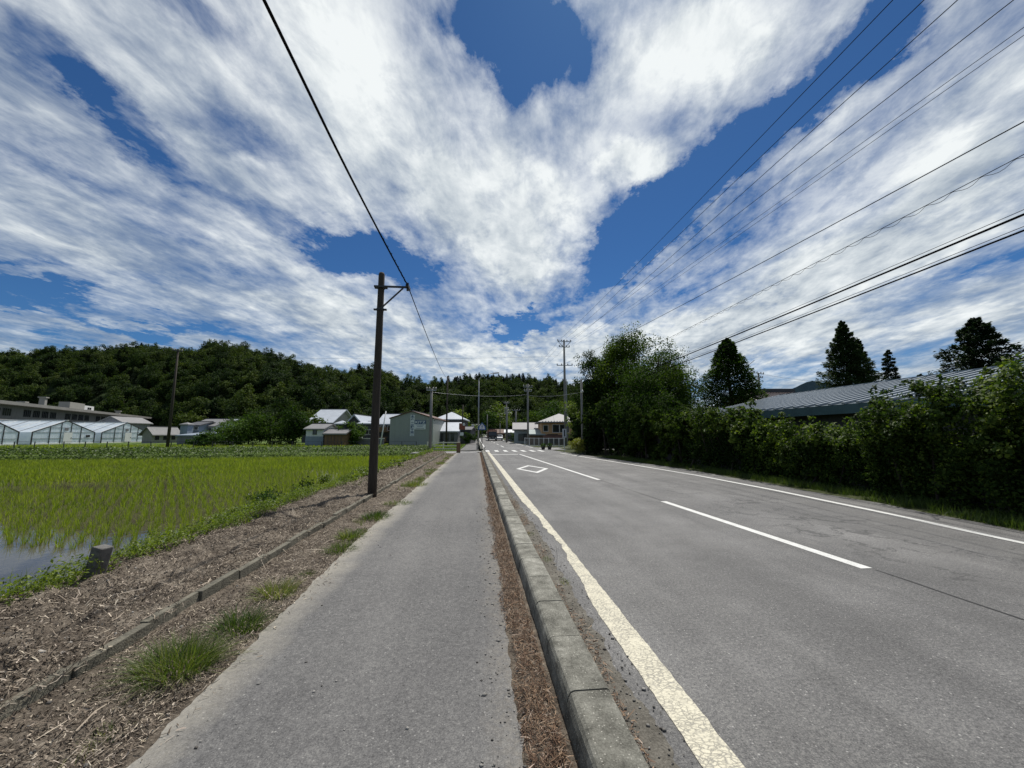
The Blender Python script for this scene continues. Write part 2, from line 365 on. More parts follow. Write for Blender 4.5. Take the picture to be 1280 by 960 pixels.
    foliage('forest_leaf', [(0.012, 0.026, 0.009), (0.028, 0.050, 0.013), (0.055, 0.082, 0.019), (0.090, 0.115, 0.026)], 0.25, nscale=0.08, rough=0.75, spec=0.12)
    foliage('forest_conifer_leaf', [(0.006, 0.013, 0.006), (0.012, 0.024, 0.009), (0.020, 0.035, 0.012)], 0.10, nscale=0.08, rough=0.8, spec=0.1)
    foliage('pale_tree_leaf', [(0.07, 0.11, 0.02), (0.12, 0.17, 0.03), (0.18, 0.22, 0.05)], 0.35, nscale=0.8)
    m, t = mat_base('white_petal'); finish(t, (0.75, 0.75, 0.68), 0.7)
    simple('bark', (0.045, 0.035, 0.027), 0.95, 0.4, 6, bump=0.8, streak=True)
    # man-made
    simple('old_wood_pole', (0.045, 0.036, 0.028), 0.9, 0.45, 8, bump=0.7, streak=True)
    simple('concrete_pole', (0.20, 0.195, 0.185), 0.85, 0.2, 4, bump=0.2, streak=True)
    simple('dark_metal', (0.05, 0.05, 0.052), 0.5, 0.3, 8, metallic=0.4)
    simple('galvanised', (0.30, 0.31, 0.32), 0.45, 0.25, 8, metallic=0.6)
    simple('cable_black', (0.012, 0.012, 0.013), 0.95, 0.2, 3, spec=0.0)
    simple('cable_thin', (0.035, 0.036, 0.04), 0.95, 0.2, 3, spec=0.0)
    simple('insulator', (0.30, 0.29, 0.27), 0.35, 0.2, 5)
    simple('white_wall', (0.62, 0.63, 0.62), 0.8, 0.12, 1.5, streak=True)
    simple('cream_wall', (0.27, 0.265, 0.24), 0.85, 0.2, 1.0, streak=True)
    simple('school_wall', (0.11, 0.12, 0.115), 0.85, 0.25, 0.6, streak=True)
    simple('concrete_roof', (0.20, 0.195, 0.185), 0.9, 0.2, 0.4)
    simple('green_siding', (0.29, 0.31, 0.29), 0.6, 0.12, 1.0, streak=True)
    simple('grey_green_wall', (0.30, 0.35, 0.34), 0.75, 0.12, 1.0, streak=True)
    simple('tan_wall', (0.50, 0.31, 0.16), 0.8, 0.15, 1.2, streak=True)
    simple('brown_wall', (0.16, 0.10, 0.055), 0.85, 0.25, 2, streak=True)
    simple('dark_wall', (0.07, 0.072, 0.075), 0.85, 0.25, 1.0, streak=True)
    simple('blue_grey_wall', (0.20, 0.24, 0.29), 0.8, 0.18, 1.0, streak=True)
    simple('slate_wall', (0.17, 0.17, 0.18), 0.8, 0.2, 1.0, streak=True)
    simple('white_roof', (0.42, 0.45, 0.49), 0.42, 0.15, 1.0, metallic=0.15)
    simple('grey_roof', (0.175, 0.173, 0.172), 0.6, 0.2, 1.2)
    simple('dark_roof', (0.075, 0.075, 0.08), 0.65, 0.25, 1.2)
    simple('brown_roof', (0.10, 0.05, 0.035), 0.7, 0.25, 1.2)
    simple('metal_roof', (0.05, 0.075, 0.09), 0.38, 0.18, 1.4, metallic=0.55, spec=0.5)
    simple('roof_seam', (0.36, 0.40, 0.43), 0.30, 0.08, 2.0, metallic=0.3, spec=0.5)  # battens paler than the sheets: sun and sky sheen put into the colour
    simple('teal_metal', (0.06, 0.11, 0.115), 0.5, 0.2, 2.0, metallic=0.2)
    simple('kawara', (0.125, 0.10, 0.095), 0.3, 0.45, 6.0, spec=0.6)
    simple('retaining_concrete', (0.075, 0.072, 0.065), 0.9, 0.4, 1.6, bump=0.5, streak=True)
    simple('white_paint_metal', (0.70, 0.70, 0.67), 0.5, 0.12, 6)
    simple('cream_paint', (0.62, 0.60, 0.50), 0.6, 0.2, 6)
    simple('sign_blue', (0.015, 0.07, 0.22), 0.5, 0.1, 3)
    simple('sign_navy', (0.012, 0.055, 0.15), 0.5, 0.1, 3)
    simple('sign_white', (0.62, 0.64, 0.66), 0.5, 0.08, 3)
    simple('sign_black', (0.02, 0.02, 0.02), 0.5, 0.1, 3)
    simple('red_brown_paint', (0.20, 0.055, 0.035), 0.5, 0.2, 3)
    simple('salmon_paint', (0.52, 0.30, 0.22), 0.5, 0.15, 3)
    simple('truck_dark', (0.03, 0.03, 0.033), 0.4, 0.2, 3)
    simple('rubber', (0.015, 0.015, 0.015), 0.9, 0.2, 5)
    simple('car_white', (0.70, 0.71, 0.72), 0.25, 0.04, 1, spec=0.6)
    simple('car_navy', (0.03, 0.04, 0.07), 0.25, 0.1, 1, spec=0.6)
    simple('lamp_glass', (0.7, 0.7, 0.65), 0.2, 0.05, 3, spec=0.6)
    m, t = mat_base('window_glass'); finish(t, (0.018, 0.022, 0.028), 0.08, spec=0.7)
    m, t = mat_base('greenhouse_film'); P = pos(t)
    n = t.noise(t.node('ShaderNodeMapping', {'Vector': P, 'Scale': (0.5, 2.5, 0.6)}).outputs[0], 1.2, 5, 0.7)
    c = t.ramp(n, [(0.35, (0.48, 0.57, 0.68)), (0.6, (0.78, 0.84, 0.90))])
    p1 = t.node('ShaderNodeBsdfPrincipled', {'Base Color': c, 'Roughness': 0.35, 'Specular IOR Level': 0.5})
    tl = t.node('ShaderNodeBsdfTranslucent', {0: (0.75, 0.82, 0.88, 1)})
    tp = t.node('ShaderNodeBsdfTransparent', {0: (0.9, 0.93, 0.95, 1)})
    a = t.node('ShaderNodeMixShader', {0: 0.35, 1: p1.outputs[0], 2: tl.outputs[0]})
    b = t.node('ShaderNodeMixShader', {0: 0.12, 1: a.outputs[0], 2: tp.outputs[0]})
    t.node('ShaderNodeOutputMaterial', {0: b.outputs[0]})
build_mats()

# ------------------------------------------------------------------ mesh helpers
def link(o, parent=None):
    COL.objects.link(o)
    if parent is not None: o.parent = parent
    return o
def np_mesh(name, verts, faces, mat, smooth=False):
    """verts (N,3); faces: list of int arrays (M,k)"""
    me = bpy.data.meshes.new(name)
    verts = np.asarray(verts, np.float32)
    me.vertices.add(len(verts)); me.vertices.foreach_set('co', verts.ravel())
    loops = np.concatenate([np.asarray(f, np.int32).ravel() for f in faces])
    tot = np.concatenate([np.full(len(f), np.asarray(f).shape[1], np.int32) for f in faces])
    st = np.concatenate([[0], np.cumsum(tot)[:-1]]).astype(np.int32)
    me.loops.add(len(loops)); me.loops.foreach_set('vertex_index', loops)
    me.polygons.add(len(tot)); me.polygons.foreach_set('loop_start', st)
    try: me.polygons.foreach_set('loop_total', tot)
    except Exception: pass
    me.update(calc_edges=True)
    mats = mat if isinstance(mat, (list, tuple)) else [mat]
    for m_ in mats: me.materials.append(MATS[m_])
    if smooth: me.polygons.foreach_set('use_smooth', np.ones(len(tot), bool))
    return me
def np_obj(name, verts, faces, mat, parent=None, smooth=False, loc=None):
    o = bpy.data.objects.new(name, np_mesh(name, verts, faces, mat, smooth))
    if loc is not None: o.location = loc
    return link(o, parent)
def tag(o, label=None, cat=None, group=None, kind=None):
    if label: o['label'] = label
    if cat: o['category'] = cat
    if group: o['group'] = group
    if kind: o['kind'] = kind
    return o
def empty(name, loc=(0, 0, 0), rz=0.0):
    o = bpy.data.objects.new(name, None); o.location = loc; o.rotation_euler = (0, 0, rz)
    return link(o)
class MB:
    def __init__(s): s.v = []; s.f = []
    def add(s, vs, fs):
        b = len(s.v); s.v.extend([tuple(x) for x in vs]); s.f.extend([tuple(b + i for i in f) for f in fs]); return s
    def box(s, x0, x1, y0, y1, z0, z1):
        vs = [(x0, y0, z0), (x1, y0, z0), (x1, y1, z0), (x0, y1, z0), (x0, y0, z1), (x1, y0, z1), (x1, y1, z1), (x0, y1, z1)]
        return s.add(vs, [(0, 3, 2, 1), (4, 5, 6, 7), (0, 1, 5, 4), (1, 2, 6, 5), (2, 3, 7, 6), (3, 0, 4, 7)])
    def tube(s, pts, rads, n=8, cap=True):
        pts = [Vector(p) for p in pts]
        if isinstance(rads, (int, float)): rads = [rads] * len(pts)
        b = len(s.v); up0 = None
        for i, p in enumerate(pts):
            d = (pts[min(i + 1, len(pts) - 1)] - pts[max(i - 1, 0)]).normalized()
            a = d.cross(Vector((0, 0, 1)) if abs(d.z) < 0.95 else Vector((1, 0, 0))).normalized()
            c = d.cross(a)
            for k in range(n):
                an = 2 * math.pi * k / n
                s.v.append(tuple(p + (a * math.cos(an) + c * math.sin(an)) * rads[i]))
        for i in range(len(pts) - 1):
            for k in range(n):
                k2 = (k + 1) % n
                s.f.append((b + i * n + k, b + i * n + k2, b + (i + 1) * n + k2, b + (i + 1) * n + k))
        if cap:
            s.f.append(tuple(b + k for k in range(n - 1, -1, -1)))
            s.f.append(tuple(b + (len(pts) - 1) * n + k for k in range(n)))
        return s
    def bar(s, a, b, w, h=None):
        """square bar from a to b"""
        h = h or w; a = Vector(a); b = Vector(b); d = (b - a).normalized()
        r = d.cross(Vector((0, 0, 1)) if abs(d.z) < 0.95 else Vector((0, 1, 0))).normalized(); u = r.cross(d)
        vs = []
        for p in (a, b):
            for sr, su in ((-1, -1), (1, -1), (1, 1), (-1, 1)): vs.append(p + r * sr * w / 2 + u * su * h / 2)
        return s.add(vs, [(3, 2, 1, 0), (4, 5, 6, 7), (0, 1, 5, 4), (1, 2, 6, 5), (2, 3, 7, 6), (3, 0, 4, 7)])
    def prism(s, poly, thick_vec):
        """closed slab: polygon (3D points) extruded by thick_vec"""
        n = len(poly); tv = Vector(thick_vec)
        vs = [Vector(p) for p in poly] + [Vector(p) + tv for p in poly]
        return s.add(vs, [tuple(range(n - 1, -1, -1)), tuple(range(n, 2 * n))] + [(i, (i + 1) % n, n + (i + 1) % n, n + i) for i in range(n)])
    def mesh(s, name, mat, smooth=False):
        me = bpy.data.meshes.new(name); me.from_pydata(s.v, [], s.f); me.update()
        me.materials.append(MATS[mat])
        if smooth: me.polygons.foreach_set('use_smooth', [True] * len(me.polygons))
        return me
    def build(s, name, mat, parent=None, smooth=False, loc=None, bevel=0):
        o = bpy.data.objects.new(name, s.mesh(name, mat, smooth))
        if loc is not None: o.location = loc
        if bevel:
            b = o.modifiers.new('bevel', 'BEVEL'); b.width = bevel; b.segments = 2; b.limit_method = 'ANGLE'
        return link(o, parent)

def vnoise(x, y, seed=0):
    """cheap smooth value noise, numpy arrays"""
    x = np.asarray(x, float); y = np.asarray(y, float)
    xi = np.floor(x).astype(np.int64); yi = np.floor(y).astype(np.int64); xf = x - xi; yf = y - yi
    def h(a, b):
        n = (a * 374761393 + b * 668265263 + seed * 1442695041) & 0xffffffff
        n = ((n ^ (n >> 13)) * 1274126177) & 0xffffffff
        return ((n ^ (n >> 16)) & 0xffff) / 65535.0
    u = xf * xf * (3 - 2 * xf); v = yf * yf * (3 - 2 * yf)
    return (h(xi, yi) * (1 - u) + h(xi + 1, yi) * u) * (1 - v) + (h(xi, yi + 1) * (1 - u) + h(xi + 1, yi + 1) * u) * v
def fbm(x, y, seed=0, oct=4):
    s = 0; a = 0.5; t = 0
    for i in range(oct):
        s = s + a * vnoise(np.asarray(x) * 2 ** i, np.asarray(y) * 2 ** i, seed + i); t += a; a *= 0.5
    return s / t
def unit(v): return v / np.maximum(np.linalg.norm(v, axis=1, keepdims=True), 1e-9)
def rand_dirs(n, rng=RNG):
    return unit(rng.normal(size=(n, 3)))
def leaf_quads(c, L, W, rng=RNG, nrm=None, spread=0.8, axis=None):
    """rhombic leaves at centres c; L,W arrays"""
    n = len(c); L = np.broadcast_to(L, n)[:, None]; W = np.broadcast_to(W, n)[:, None]
    nn = rand_dirs(n, rng)
    if nrm is not None: nn = unit(np.asarray(nrm) + nn * spread)
    a = rand_dirs(n, rng) if axis is None else unit(np.asarray(axis) + rand_dirs(n, rng) * 0.35)
    a = unit(a - nn * (a * nn).sum(1, keepdims=True)); b = np.cross(nn, a)
    sag = nn * L * 0.12
    v = np.stack([c - a * L / 2 - sag, c + b * W / 2, c + a * L / 2 - sag, c - b * W / 2], 1).reshape(-1, 3)
    i = np.arange(n)[:, None] * 4
    return v, i + np.arange(4)[None]
def blades(base, H, lean, W, rng=RNG, seg=2):
    """grass blades: base (n,3), height H, lean vector (n,2) at the tip, width W"""
    n = len(base); H = np.broadcast_to(H, n); W = np.broadcast_to(W, n)
    az = rng.uniform(0, math.pi, n); side = np.stack([np.cos(az), np.sin(az), np.zeros(n)], 1)
    ts = np.linspace(0, 1, seg + 1); vs = []
    for i, t in enumerate(ts):
        p = base.copy(); p[:, 2] += H * (t - 0.25 * t * t * np.linalg.norm(lean, axis=1) / np.maximum(H, .01))
        p[:, 0] += lean[:, 0] * t ** 1.8; p[:, 1] += lean[:, 1] * t ** 1.8
        w = (W * (1 - 0.55 * t))[:, None] / 2
        if i < seg: vs += [p - side * w, p + side * w]
        else: vs += [p]
    k = 2 * seg + 1
    v = np.stack(vs, 1).reshape(-1, 3); b = np.arange(n)[:, None] * k
    fs = []
    for i in range(seg - 1): fs.append(b + np.array([[2 * i, 2 * i + 1, 2 * i + 3, 2 * i + 2]]))
    tri = b + np.array([[2 * seg - 2, 2 * seg - 1, 2 * seg]])
    return v, fs, tri
def blade_obj(name, args, mat, parent=None):
    v, fs, tri = blades(*args)
    return np_obj(name, v, [*fs, tri], mat, parent)
def merge(parts):
    vs = []; fq = []; b = 0
    for v, f in parts: vs.append(v); fq.append(f + b); b += len(v)
    return np.concatenate(vs), np.concatenate(fq)
def grid_mesh(name, xs, ys, zf, mat, kind='structure', parent=None, smooth=True):
    X, Y = np.meshgrid(xs, ys); Z = zf(X, Y)
    v = np.stack([X.ravel(), Y.ravel(), Z.ravel()], 1)
    nx, ny = len(xs), len(ys)
    i = (np.arange(ny - 1)[:, None] * nx + np.arange(nx - 1)[None]).ravel()
    f = np.stack([i, i + 1, i + nx + 1, i + nx], 1)
    o = np_obj(name, v, [f], mat, parent, smooth)
    if kind: o['kind'] = kind
    return o

# ------------------------------------------------------------------ ground levels
def rise(Y): return np.maximum(0, np.asarray(Y, float) - 95) * 0.020
def cl_x(Y): return np.interp(Y, [-20, 4.5, 9.3, 13.9, 22, 32, 45, 100, 200, 300], [4.75, 4.70, 4.51, 4.36, 4.0, 3.55, 3.5, 3.6, 3.6, 3.6])
def rl_x(Y): return np.interp(Y, [-20, 5.3, 7.7, 11, 15.1, 20, 26.2, 34, 45, 100, 300], [7.9, 8.1, 8.38, 8.62, 8.66, 8.35, 7.8, 7.3, 6.9, 6.8, 6.8])
def re_x(Y): return np.interp(Y, [-20, 5.9, 10.1, 15, 20, 26, 34, 45, 100, 300], [9.0, 9.05, 9.65, 9.75, 9.5, 8.9, 8.2, 7.5, 7.4, 7.4])

def build_ground():
    # wide sheet to the horizon
    xs = np.concatenate([np.linspace(-2500, -160, 14), np.linspace(-150, 150, 61), np.linspace(160, 2500, 14)])
    ys = np.concatenate([np.linspace(-600, -60, 8), np.linspace(-50, 380, 87), np.linspace(400, 3000, 12)])
    def gz(X, Y):
        z = np.full(X.shape, -0.9) + rise(Y)
        return z
    o = grid_mesh('ground', xs, ys, gz, 'field_grass')
    # low field beyond the paddy and everything left of the path
    a = PG(0, 577, -0.35); b = PG(520, 570.5, -0.35)
    # far edge line of the paddy: from (-60, y) to (-5, y)
    d = (b - a) / (b.x - a.x)
    far = lambda x: a.y + (x - a.x) * (b.y - a.y) / (b.x - a.x)
    rows = []
    xs = np.concatenate([np.linspace(-260, -70, 12), np.linspace(-64, -4.0, 61)])
    ts = np.concatenate([np.linspace(0, 1, 8) ** 2 * 8, np.linspace(12, 330, 50)])
    V = []; 
    for tt in ts:
        for x in xs:
            y = far(x) + 0.2 + tt
            z = (-0.55 + 0.57 * min(1, tt / 0.8)) + float(rise(y)) + 0.02 * math.sin(x * .7 + tt)
            V.append((x, y, z))
    nx = len(xs); F = []
    for j in range(len(ts) - 1):
        for i in range(nx - 1):
            k = j * nx + i; F.append((k, k + 1, k + nx + 1, k + nx))
    np_obj('field', np.array(V), [np.array(F)], 'field_grass', smooth=True)['kind'] = 'structure'
    # ground at the right of the road
    grid_mesh('roadside_ground', np.linspace(6.9, 260, 90), np.concatenate([np.linspace(-40, 60, 60), np.linspace(65, 330, 40)]),
              lambda X, Y: -0.02 + rise(Y) - 0.1 * (X < re_x(Y) - 0.3) + 0.05 * fbm(X, Y, 5) * (X > re_x(Y)), 'bank_soil')
    # left side beyond the cross lane
    grid_mesh('village_ground', np.linspace(-60, -1.6, 60), np.concatenate([np.linspace(38.2, 90, 30), np.linspace(95, 330, 40)]),
              lambda X, Y: 0.035 + rise(Y), 'field_grass')
    return far
FAR = build_ground()

def road_sheet(name, y0, y1, xl, xr, z, mat, ny, nx=2, parent=None, kind='structure', jl=0, jr=0, seed=1):
    ys = np.linspace(y0, y1, ny); V = []
    L = xl(ys); Rr = xr(ys)
    if jl: L = L + (fbm(ys * 9, ys * 0 + 3, seed, 6) - 0.5) * jl
    if jr: Rr = Rr + (fbm(ys * 7, ys * 0 + 9, seed) - 0.5) * jr
    ts = np.linspace(0, 1, nx)
    X = L[:, None] * (1 - ts) + Rr[:, None] * ts
    v = np.stack([X.ravel(), np.repeat(ys, nx), (z + rise(np.repeat(ys, nx)))], 1)
    i = (np.arange(ny - 1)[:, None] * nx + np.arange(nx - 1)[None]).ravel()
    f = np.stack([i, i + 1, i + nx + 1, i + nx], 1)
    o = np_obj(name, v, [f], mat, parent)
    if kind: o['kind'] = kind
    return o
K = lambda c: (lambda y: np.full(np.shape(y), float(c)))
def build_roads():
    road = road_sheet('road', -25, 300, K(0.70), re_x, 0.0, 'road_asphalt', 500, 8, jr=0.12)
    tag(road, 'grey asphalt road with white lane markings beside the kerb')
    def mk(nm, y0, y1, xl, xr, mat='fresh_paint', n=2, z=0.004, **k): return road_sheet(nm, y0, y1, xl, xr, z, mat, n, 2, parent=road, kind=None, **k)
    # left edge line, worn away on its kerb side
    ys = np.linspace(-2, 36, 1500)
    lx = 1.115 + 0.0 * ys + (fbm(ys * 14, ys * 0, 4, 3) - 0.5) * 0.02
    worn = np.clip(1 - np.abs(ys - 6.7) / 2.9, 0, 1)
    lx = lx + worn ** 0.7 * (0.04 + 0.18 * fbm(ys * 2.2, ys * 0 + 5, 8, 4))
    rx = np.maximum(1.30 + (fbm(ys * 9, ys * 0, 14, 3) - 0.5) * 0.02 + np.interp(ys, [0, 5, 30, 36], [0, 0.04, -0.03, -0.06]), lx + 0.035)
    lx = lx - np.interp(ys, [0, 10, 36], [0, 0, .1]); 
    v = np.stack([np.stack([lx, ys, np.full(len(ys), .004)], 1), np.stack([rx, ys, np.full(len(ys), .004)], 1)], 1).reshape(-1, 3)
    i = np.arange(len(ys) - 1) * 2
    e = np_obj('edge_line', v, [np.stack([i, i + 1, i + 3, i + 2], 1)], 'old_paint', road); e['label'] = 'yellowed cracked edge line beside the kerb'
    mk('edge_line', 46, 200, K(1.0), K(1.15), n=40)['label'] = 'far left edge line past the crossing'
    w = 0.075
    for y0, y1 in ((4.55, 9.35), (13.9, 32.0), (-4.5, 0.0)):
        mk('lane_line', y0, y1, lambda y: cl_x(y) - w, lambda y: cl_x(y) + w, n=40)
    for k in range(12):
        y0 = 50 + k * 12
        mk('lane_line', y0, y0 + 6, lambda y: cl_x(y) - w, lambda y: cl_x(y) + w, n=4)
    mk('edge_line', -8, 34, lambda y: rl_x(y) - .075, lambda y: rl_x(y) + .075, n=150)['label'] = 'white edge line on the hedge side'
    mk('edge_line', 48, 200, lambda y: rl_x(y) - .075, lambda y: rl_x(y) + .075, n=40)['label'] = 'far right edge line past the crossing'
    mk('pavement_joint', -10, 4.5, lambda y: cl_x(y) + .05, lambda y: cl_x(y) + .067, 'seam', 40, z=0.005, jl=.03, jr=.03)
    mk('pavement_joint', 9.36, 13.88, lambda y: cl_x(y) + .02, lambda y: cl_x(y) + .036, 'seam', 40, z=0.005, jl=.03, jr=.03)
    mk('stop_line', 31.8, 32.25, K(1.25), K(3.42), n=2, z=0.006)
    for k in range(8):
        x = 0.95 + k * 0.87
        if x + .45 > 7.2: break
        mk('crosswalk_stripe', 37.0, 40.2, K(x), K(x + 0.36), n=2, z=0.006)
    # diamond marking (crossing ahead)
    A = [PG(646, 586), PG(661.5, 582.3), PG(684.5, 585.8), PG(668.5, 591)]
    A = [Vector((1.88, 18.55, 0)), Vector((2.70, 20.6, 0)), Vector((3.42, 18.6, 0)), Vector((2.58, 16.5, 0))]
    c = sum(A, Vector()) / 4; b = MB()
    In = [c + (p - c) * Vector((1, 1, 1)).x * 0.74 for p in A]
    vs = [(p.x, p.y, .006) for p in A] + [(p.x, p.y, .006) for p in In]
    b.add(vs, [(i, (i + 1) % 4, 4 + (i + 1) % 4, 4 + i)[::-1] for i in range(4)])
    b.build('diamond_marking', 'fresh_paint', road)
    # cross lane, sidewalk
    tag(road_sheet('side_road', 41, 48, K(7.2), K(60), 0.004, 'pale_asphalt', 4, 20))
    tag(road_sheet('lane', 34.6, 38.4, K(-5.6), K(0.72), 0.0, 'pale_asphalt', 6, 20))
    road_sheet('sidewalk', -10, 34.7, lambda y: np.interp(y, [-10, 2.3, 6, 9, 34], [-1.64, -1.66, -1.78, -1.80, -1.66]), lambda y: np.interp(y, [-10, 2, 7, 14, 35], [0.24, .25, .34, .42, .46]), 0.01, 'sidewalk_asphalt', 1400, 10, jl=0.07, jr=0.06, seed=5)
    s2 = road_sheet('sidewalk', 38.3, 240, lambda y: np.interp(y, [38, 50, 240], [-1.55, -1.45, -1.4]), K(0.3), 0.07, 'sidewalk_asphalt', 60, 3, seed=6)
    # gutter strip between kerb and edge line
    road_sheet('gutter_strip', -6, 36, K(0.70), lambda y: np.interp(y, [-6, 1, 2.5, 6.5, 12, 36], [.98, .98, 1.0, 1.04, .96, .9]), 0.003, 'gutter_dirt', 1600, 4, jr=0.13, seed=12)
    # planting strip between sidewalk and kerb (raised by its litter)
    grid_mesh('verge_strip', np.linspace(0.16, 0.52, 14), np.concatenate([np.linspace(-2, 14, 500), np.linspace(14.1, 36.4, 160)]),
              lambda X, Y: 0.0 + 0.020 * np.clip((X - 0.22 - 0.12 * fbm(Y * 3, Y * 0, 21)) / 0.08, 0, 1) * (0.3 + fbm(X * 14, Y * 14, 3)) , 'mulch_soil')
    return road
ROAD = build_roads()

# ------------------------------------------------------------------ verge, bank and mulch left of the sidewalk
WALLX = -2.60
def verge_z(X, Y):
    X = np.asarray(X, float); Y = np.asarray(Y, float)
    wob = 0.17 * (fbm(X * 2.2, Y * 2.2, 1) - .5) + 0.10 * (fbm(X * 9, Y * 9, 2) - .5)
    low = -0.012 + 0.035 * (fbm(X * 8, Y * 8, 7) - 0.4) * np.clip((-1.75 - X) / 0.3, 0, 1) + (0.012 + 0.045 * fbm(X * 0 + 2, Y * 1.1, 27)) * np.clip((-1.95 - X) / .6, 0, 1) ** 1.5
    top = 0.112 + wob * np.clip(.35 + (WALLX - X) / .4, 0, 1) + .05 * np.clip((WALLX - X) / .7, 0, 1)
    down = -0.55
    edge = -3.95 + 0.5 * (fbm(Y * 0.5, Y * 0 + 2, 31) - .5) + np.interp(Y, [0, 6, 20, 36], [-0.2, 0.0, .05, .3])
    t1 = np.clip((WALLX + 0.01 - X) / 0.06, 0, 1)
    z = low * (1 - t1) + top * t1
    t2 = np.clip((edge - X) / 1.5, 0, 1); t2 = t2 * t2 * (3 - 2 * t2)
    z = z * (1 - t2) + down * t2
    return z
def build_verge():
    xs = np.concatenate([np.linspace(-6.6, -4.2, 30), np.linspace(-4.15, -1.5, 110)])
    ys = np.concatenate([np.linspace(-3, 13, 520), np.linspace(13.1, 34.7, 170)])
    grid_mesh('verge', xs, ys, verge_z, 'mulch_soil')
    # concrete edging slabs, half buried
    wall = empty('concrete_edging', (WALLX, 8, 0))
    tag(wall, 'low half buried concrete edging of pale slabs left of the sidewalk', 'edging')
    y = -1.2; k = 0
    while y < 34:
        L = 0.6 if y < 14 else 1.2
        h = 0.118 + random.uniform(-.022, .014); lean = random.uniform(-.02, .02)
        b = MB()
        y0, y1 = y + .004, y + L - .004
        dx0 = random.uniform(-.012, .012); dx1 = dx0 + random.uniform(-.01, .01)
        b.add([(dx0 - .04, y0 - 8, -.1), (dx0 + .03, y0 - 8, -.1), (dx1 + .03, y1 - 8, -.1), (dx1 - .04, y1 - 8, -.1),
               (dx0 - .04 + lean, y0 - 8, h), (dx0 + .03 + lean, y0 - 8, h), (dx1 + .03 + lean, y1 - 8, h + .006), (dx1 - .04 + lean, y1 - 8, h + .006)],
              [(0, 3, 2, 1), (4, 5, 6, 7), (0, 1, 5, 4), (1, 2, 6, 5), (2, 3, 7, 6), (3, 0, 4, 7)])
        b.build('slab', 'slab_concrete', wall, bevel=0.006)
        y += L
    # kerb stones
    kerb = empty('kerb', (0.652, 10, 0)); tag(kerb, 'weathered concrete kerb between the sidewalk strip and the road', 'kerb')
    protos = []
    def stone(L, top_j):
        b = MB(); yy = np.linspace(0.004, L - .004, 5)
        prof = [(-.158, -.12), (-.130, .10), (-.120, .136), (-.106, .157), (-.086, .1655), (.100, .166), (.114, .161), (.121, .148), (.124, -.12)]
        V = []
        for q in yy:
            for (a, z) in prof:
                V.append((a + random.uniform(-.0015, .0015), q, z + (random.uniform(-.0012, .0012) if z > .1 else 0) + top_j))
        n = len(prof); F = []
        for j in range(4):
            for i in range(n - 1): F.append((j * n + i, (j + 1) * n + i, (j + 1) * n + i + 1, j * n + i + 1))
        F.append(tuple(range(n))); F.append(tuple(4 * n + i for i in range(n - 1, -1, -1)))
        b.add(V, F); me = b.mesh('kerb_stone', 'kerb_concrete', False)
        return me
    for i in range(8): protos.append(stone(0.6, random.uniform(-.004, .004)))
    y = -1.242
    while y < 36.3:
        o = bpy.data.objects.new('kerb_stone', random.choice(protos)); link(o, kerb)
        o.location = (random.uniform(-.004, .004), y - 10, 0); o.rotation_euler = (0, random.uniform(-.006, .006), random.uniform(-.004, .004))
        y += 0.602
    b = MB(); b.box(-.12, .12, 41 - 10, 200 - 10, -.1, .13)
    far = b.build('kerb_stone', 'kerb_concrete', kerb); far['label'] = 'far run of kerb beyond the crossing'
build_verge()

def density_pick(n, x0, x1, yfun, zf, keep=None):
    x = RNG.uniform(x0, x1, n); y = yfun(RNG.random(n)); z = zf(x, y)
    if keep is not None:
        m_ = keep(x, y); x, y, z = x[m_], y[m_], z[m_]
    return np.stack([x, y, z], 1)
def straws(c, L, W, rng=RNG, tilt=0.5, lift=0.01):
    n = len(c); az = rng.uniform(0, 2 * math.pi, n); el = rng.normal(0, tilt, n) * 0.5
    a = np.stack([np.cos(az) * np.cos(el), np.sin(az) * np.cos(el), np.sin(el)], 1)
    s = np.cross(a, np.array([0, 0, 1.0])); s = unit(s + rng.normal(size=(n, 3)) * 0.4)
    L = np.broadcast_to(L, n)[:, None]; W = np.broadcast_to(W, n)[:, None]
    c = c + np.array([0, 0, lift]) + np.array([0, 0, 1.0]) * np.abs(a[:, 2:3]) * L * 0.4
    mid = c + rng.normal(size=(n, 3)) * L * 0.08
    v = np.stack([c - a * L / 2 - s * W / 2, c - a * L / 2 + s * W / 2, mid + s * W / 2, mid - s * W / 2, c + a * L / 2 + s * W / 3, c + a * L / 2 - s * W / 3], 1).reshape(-1, 3)
    i = np.arange(n)[:, None] * 6
    return v, np.concatenate([i + np.array([[0, 1, 2, 3]]), i + np.array([[3, 2, 4, 5]])])
def pebbles(c, r, rng=RNG):
    """small octahedral stones, squashed"""
    n = len(c); r = np.broadcast_to(r, n)[:, None]
    base = np.array([(1, 0, 0), (0, 1, 0), (-1, 0, 0), (0, -1, 0), (0, 0, .7), (0, 0, -.5)], float)
    az = rng.uniform(0, 2 * math.pi, n); ca, sa = np.cos(az), np.sin(az)
    st = rng.uniform(0.6, 1.4, (n, 1, 3)) * base[None]
    x = st[:, :, 0] * ca[:, None] - st[:, :, 1] * sa[:, None]; y = st[:, :, 0] * sa[:, None] + st[:, :, 1] * ca[:, None]
    v = np.stack([x, y, st[:, :, 2]], 2) * r[:, :, None] + c[:, None]
    f = np.array([(0, 1, 4), (1, 2, 4), (2, 3, 4), (3, 0, 4), (1, 0, 5), (2, 1, 5), (3, 2, 5), (0, 3, 5)])
    return v.reshape(-1, 3), (np.arange(n)[:, None, None] * 6 + f[None]).reshape(-1, 3)
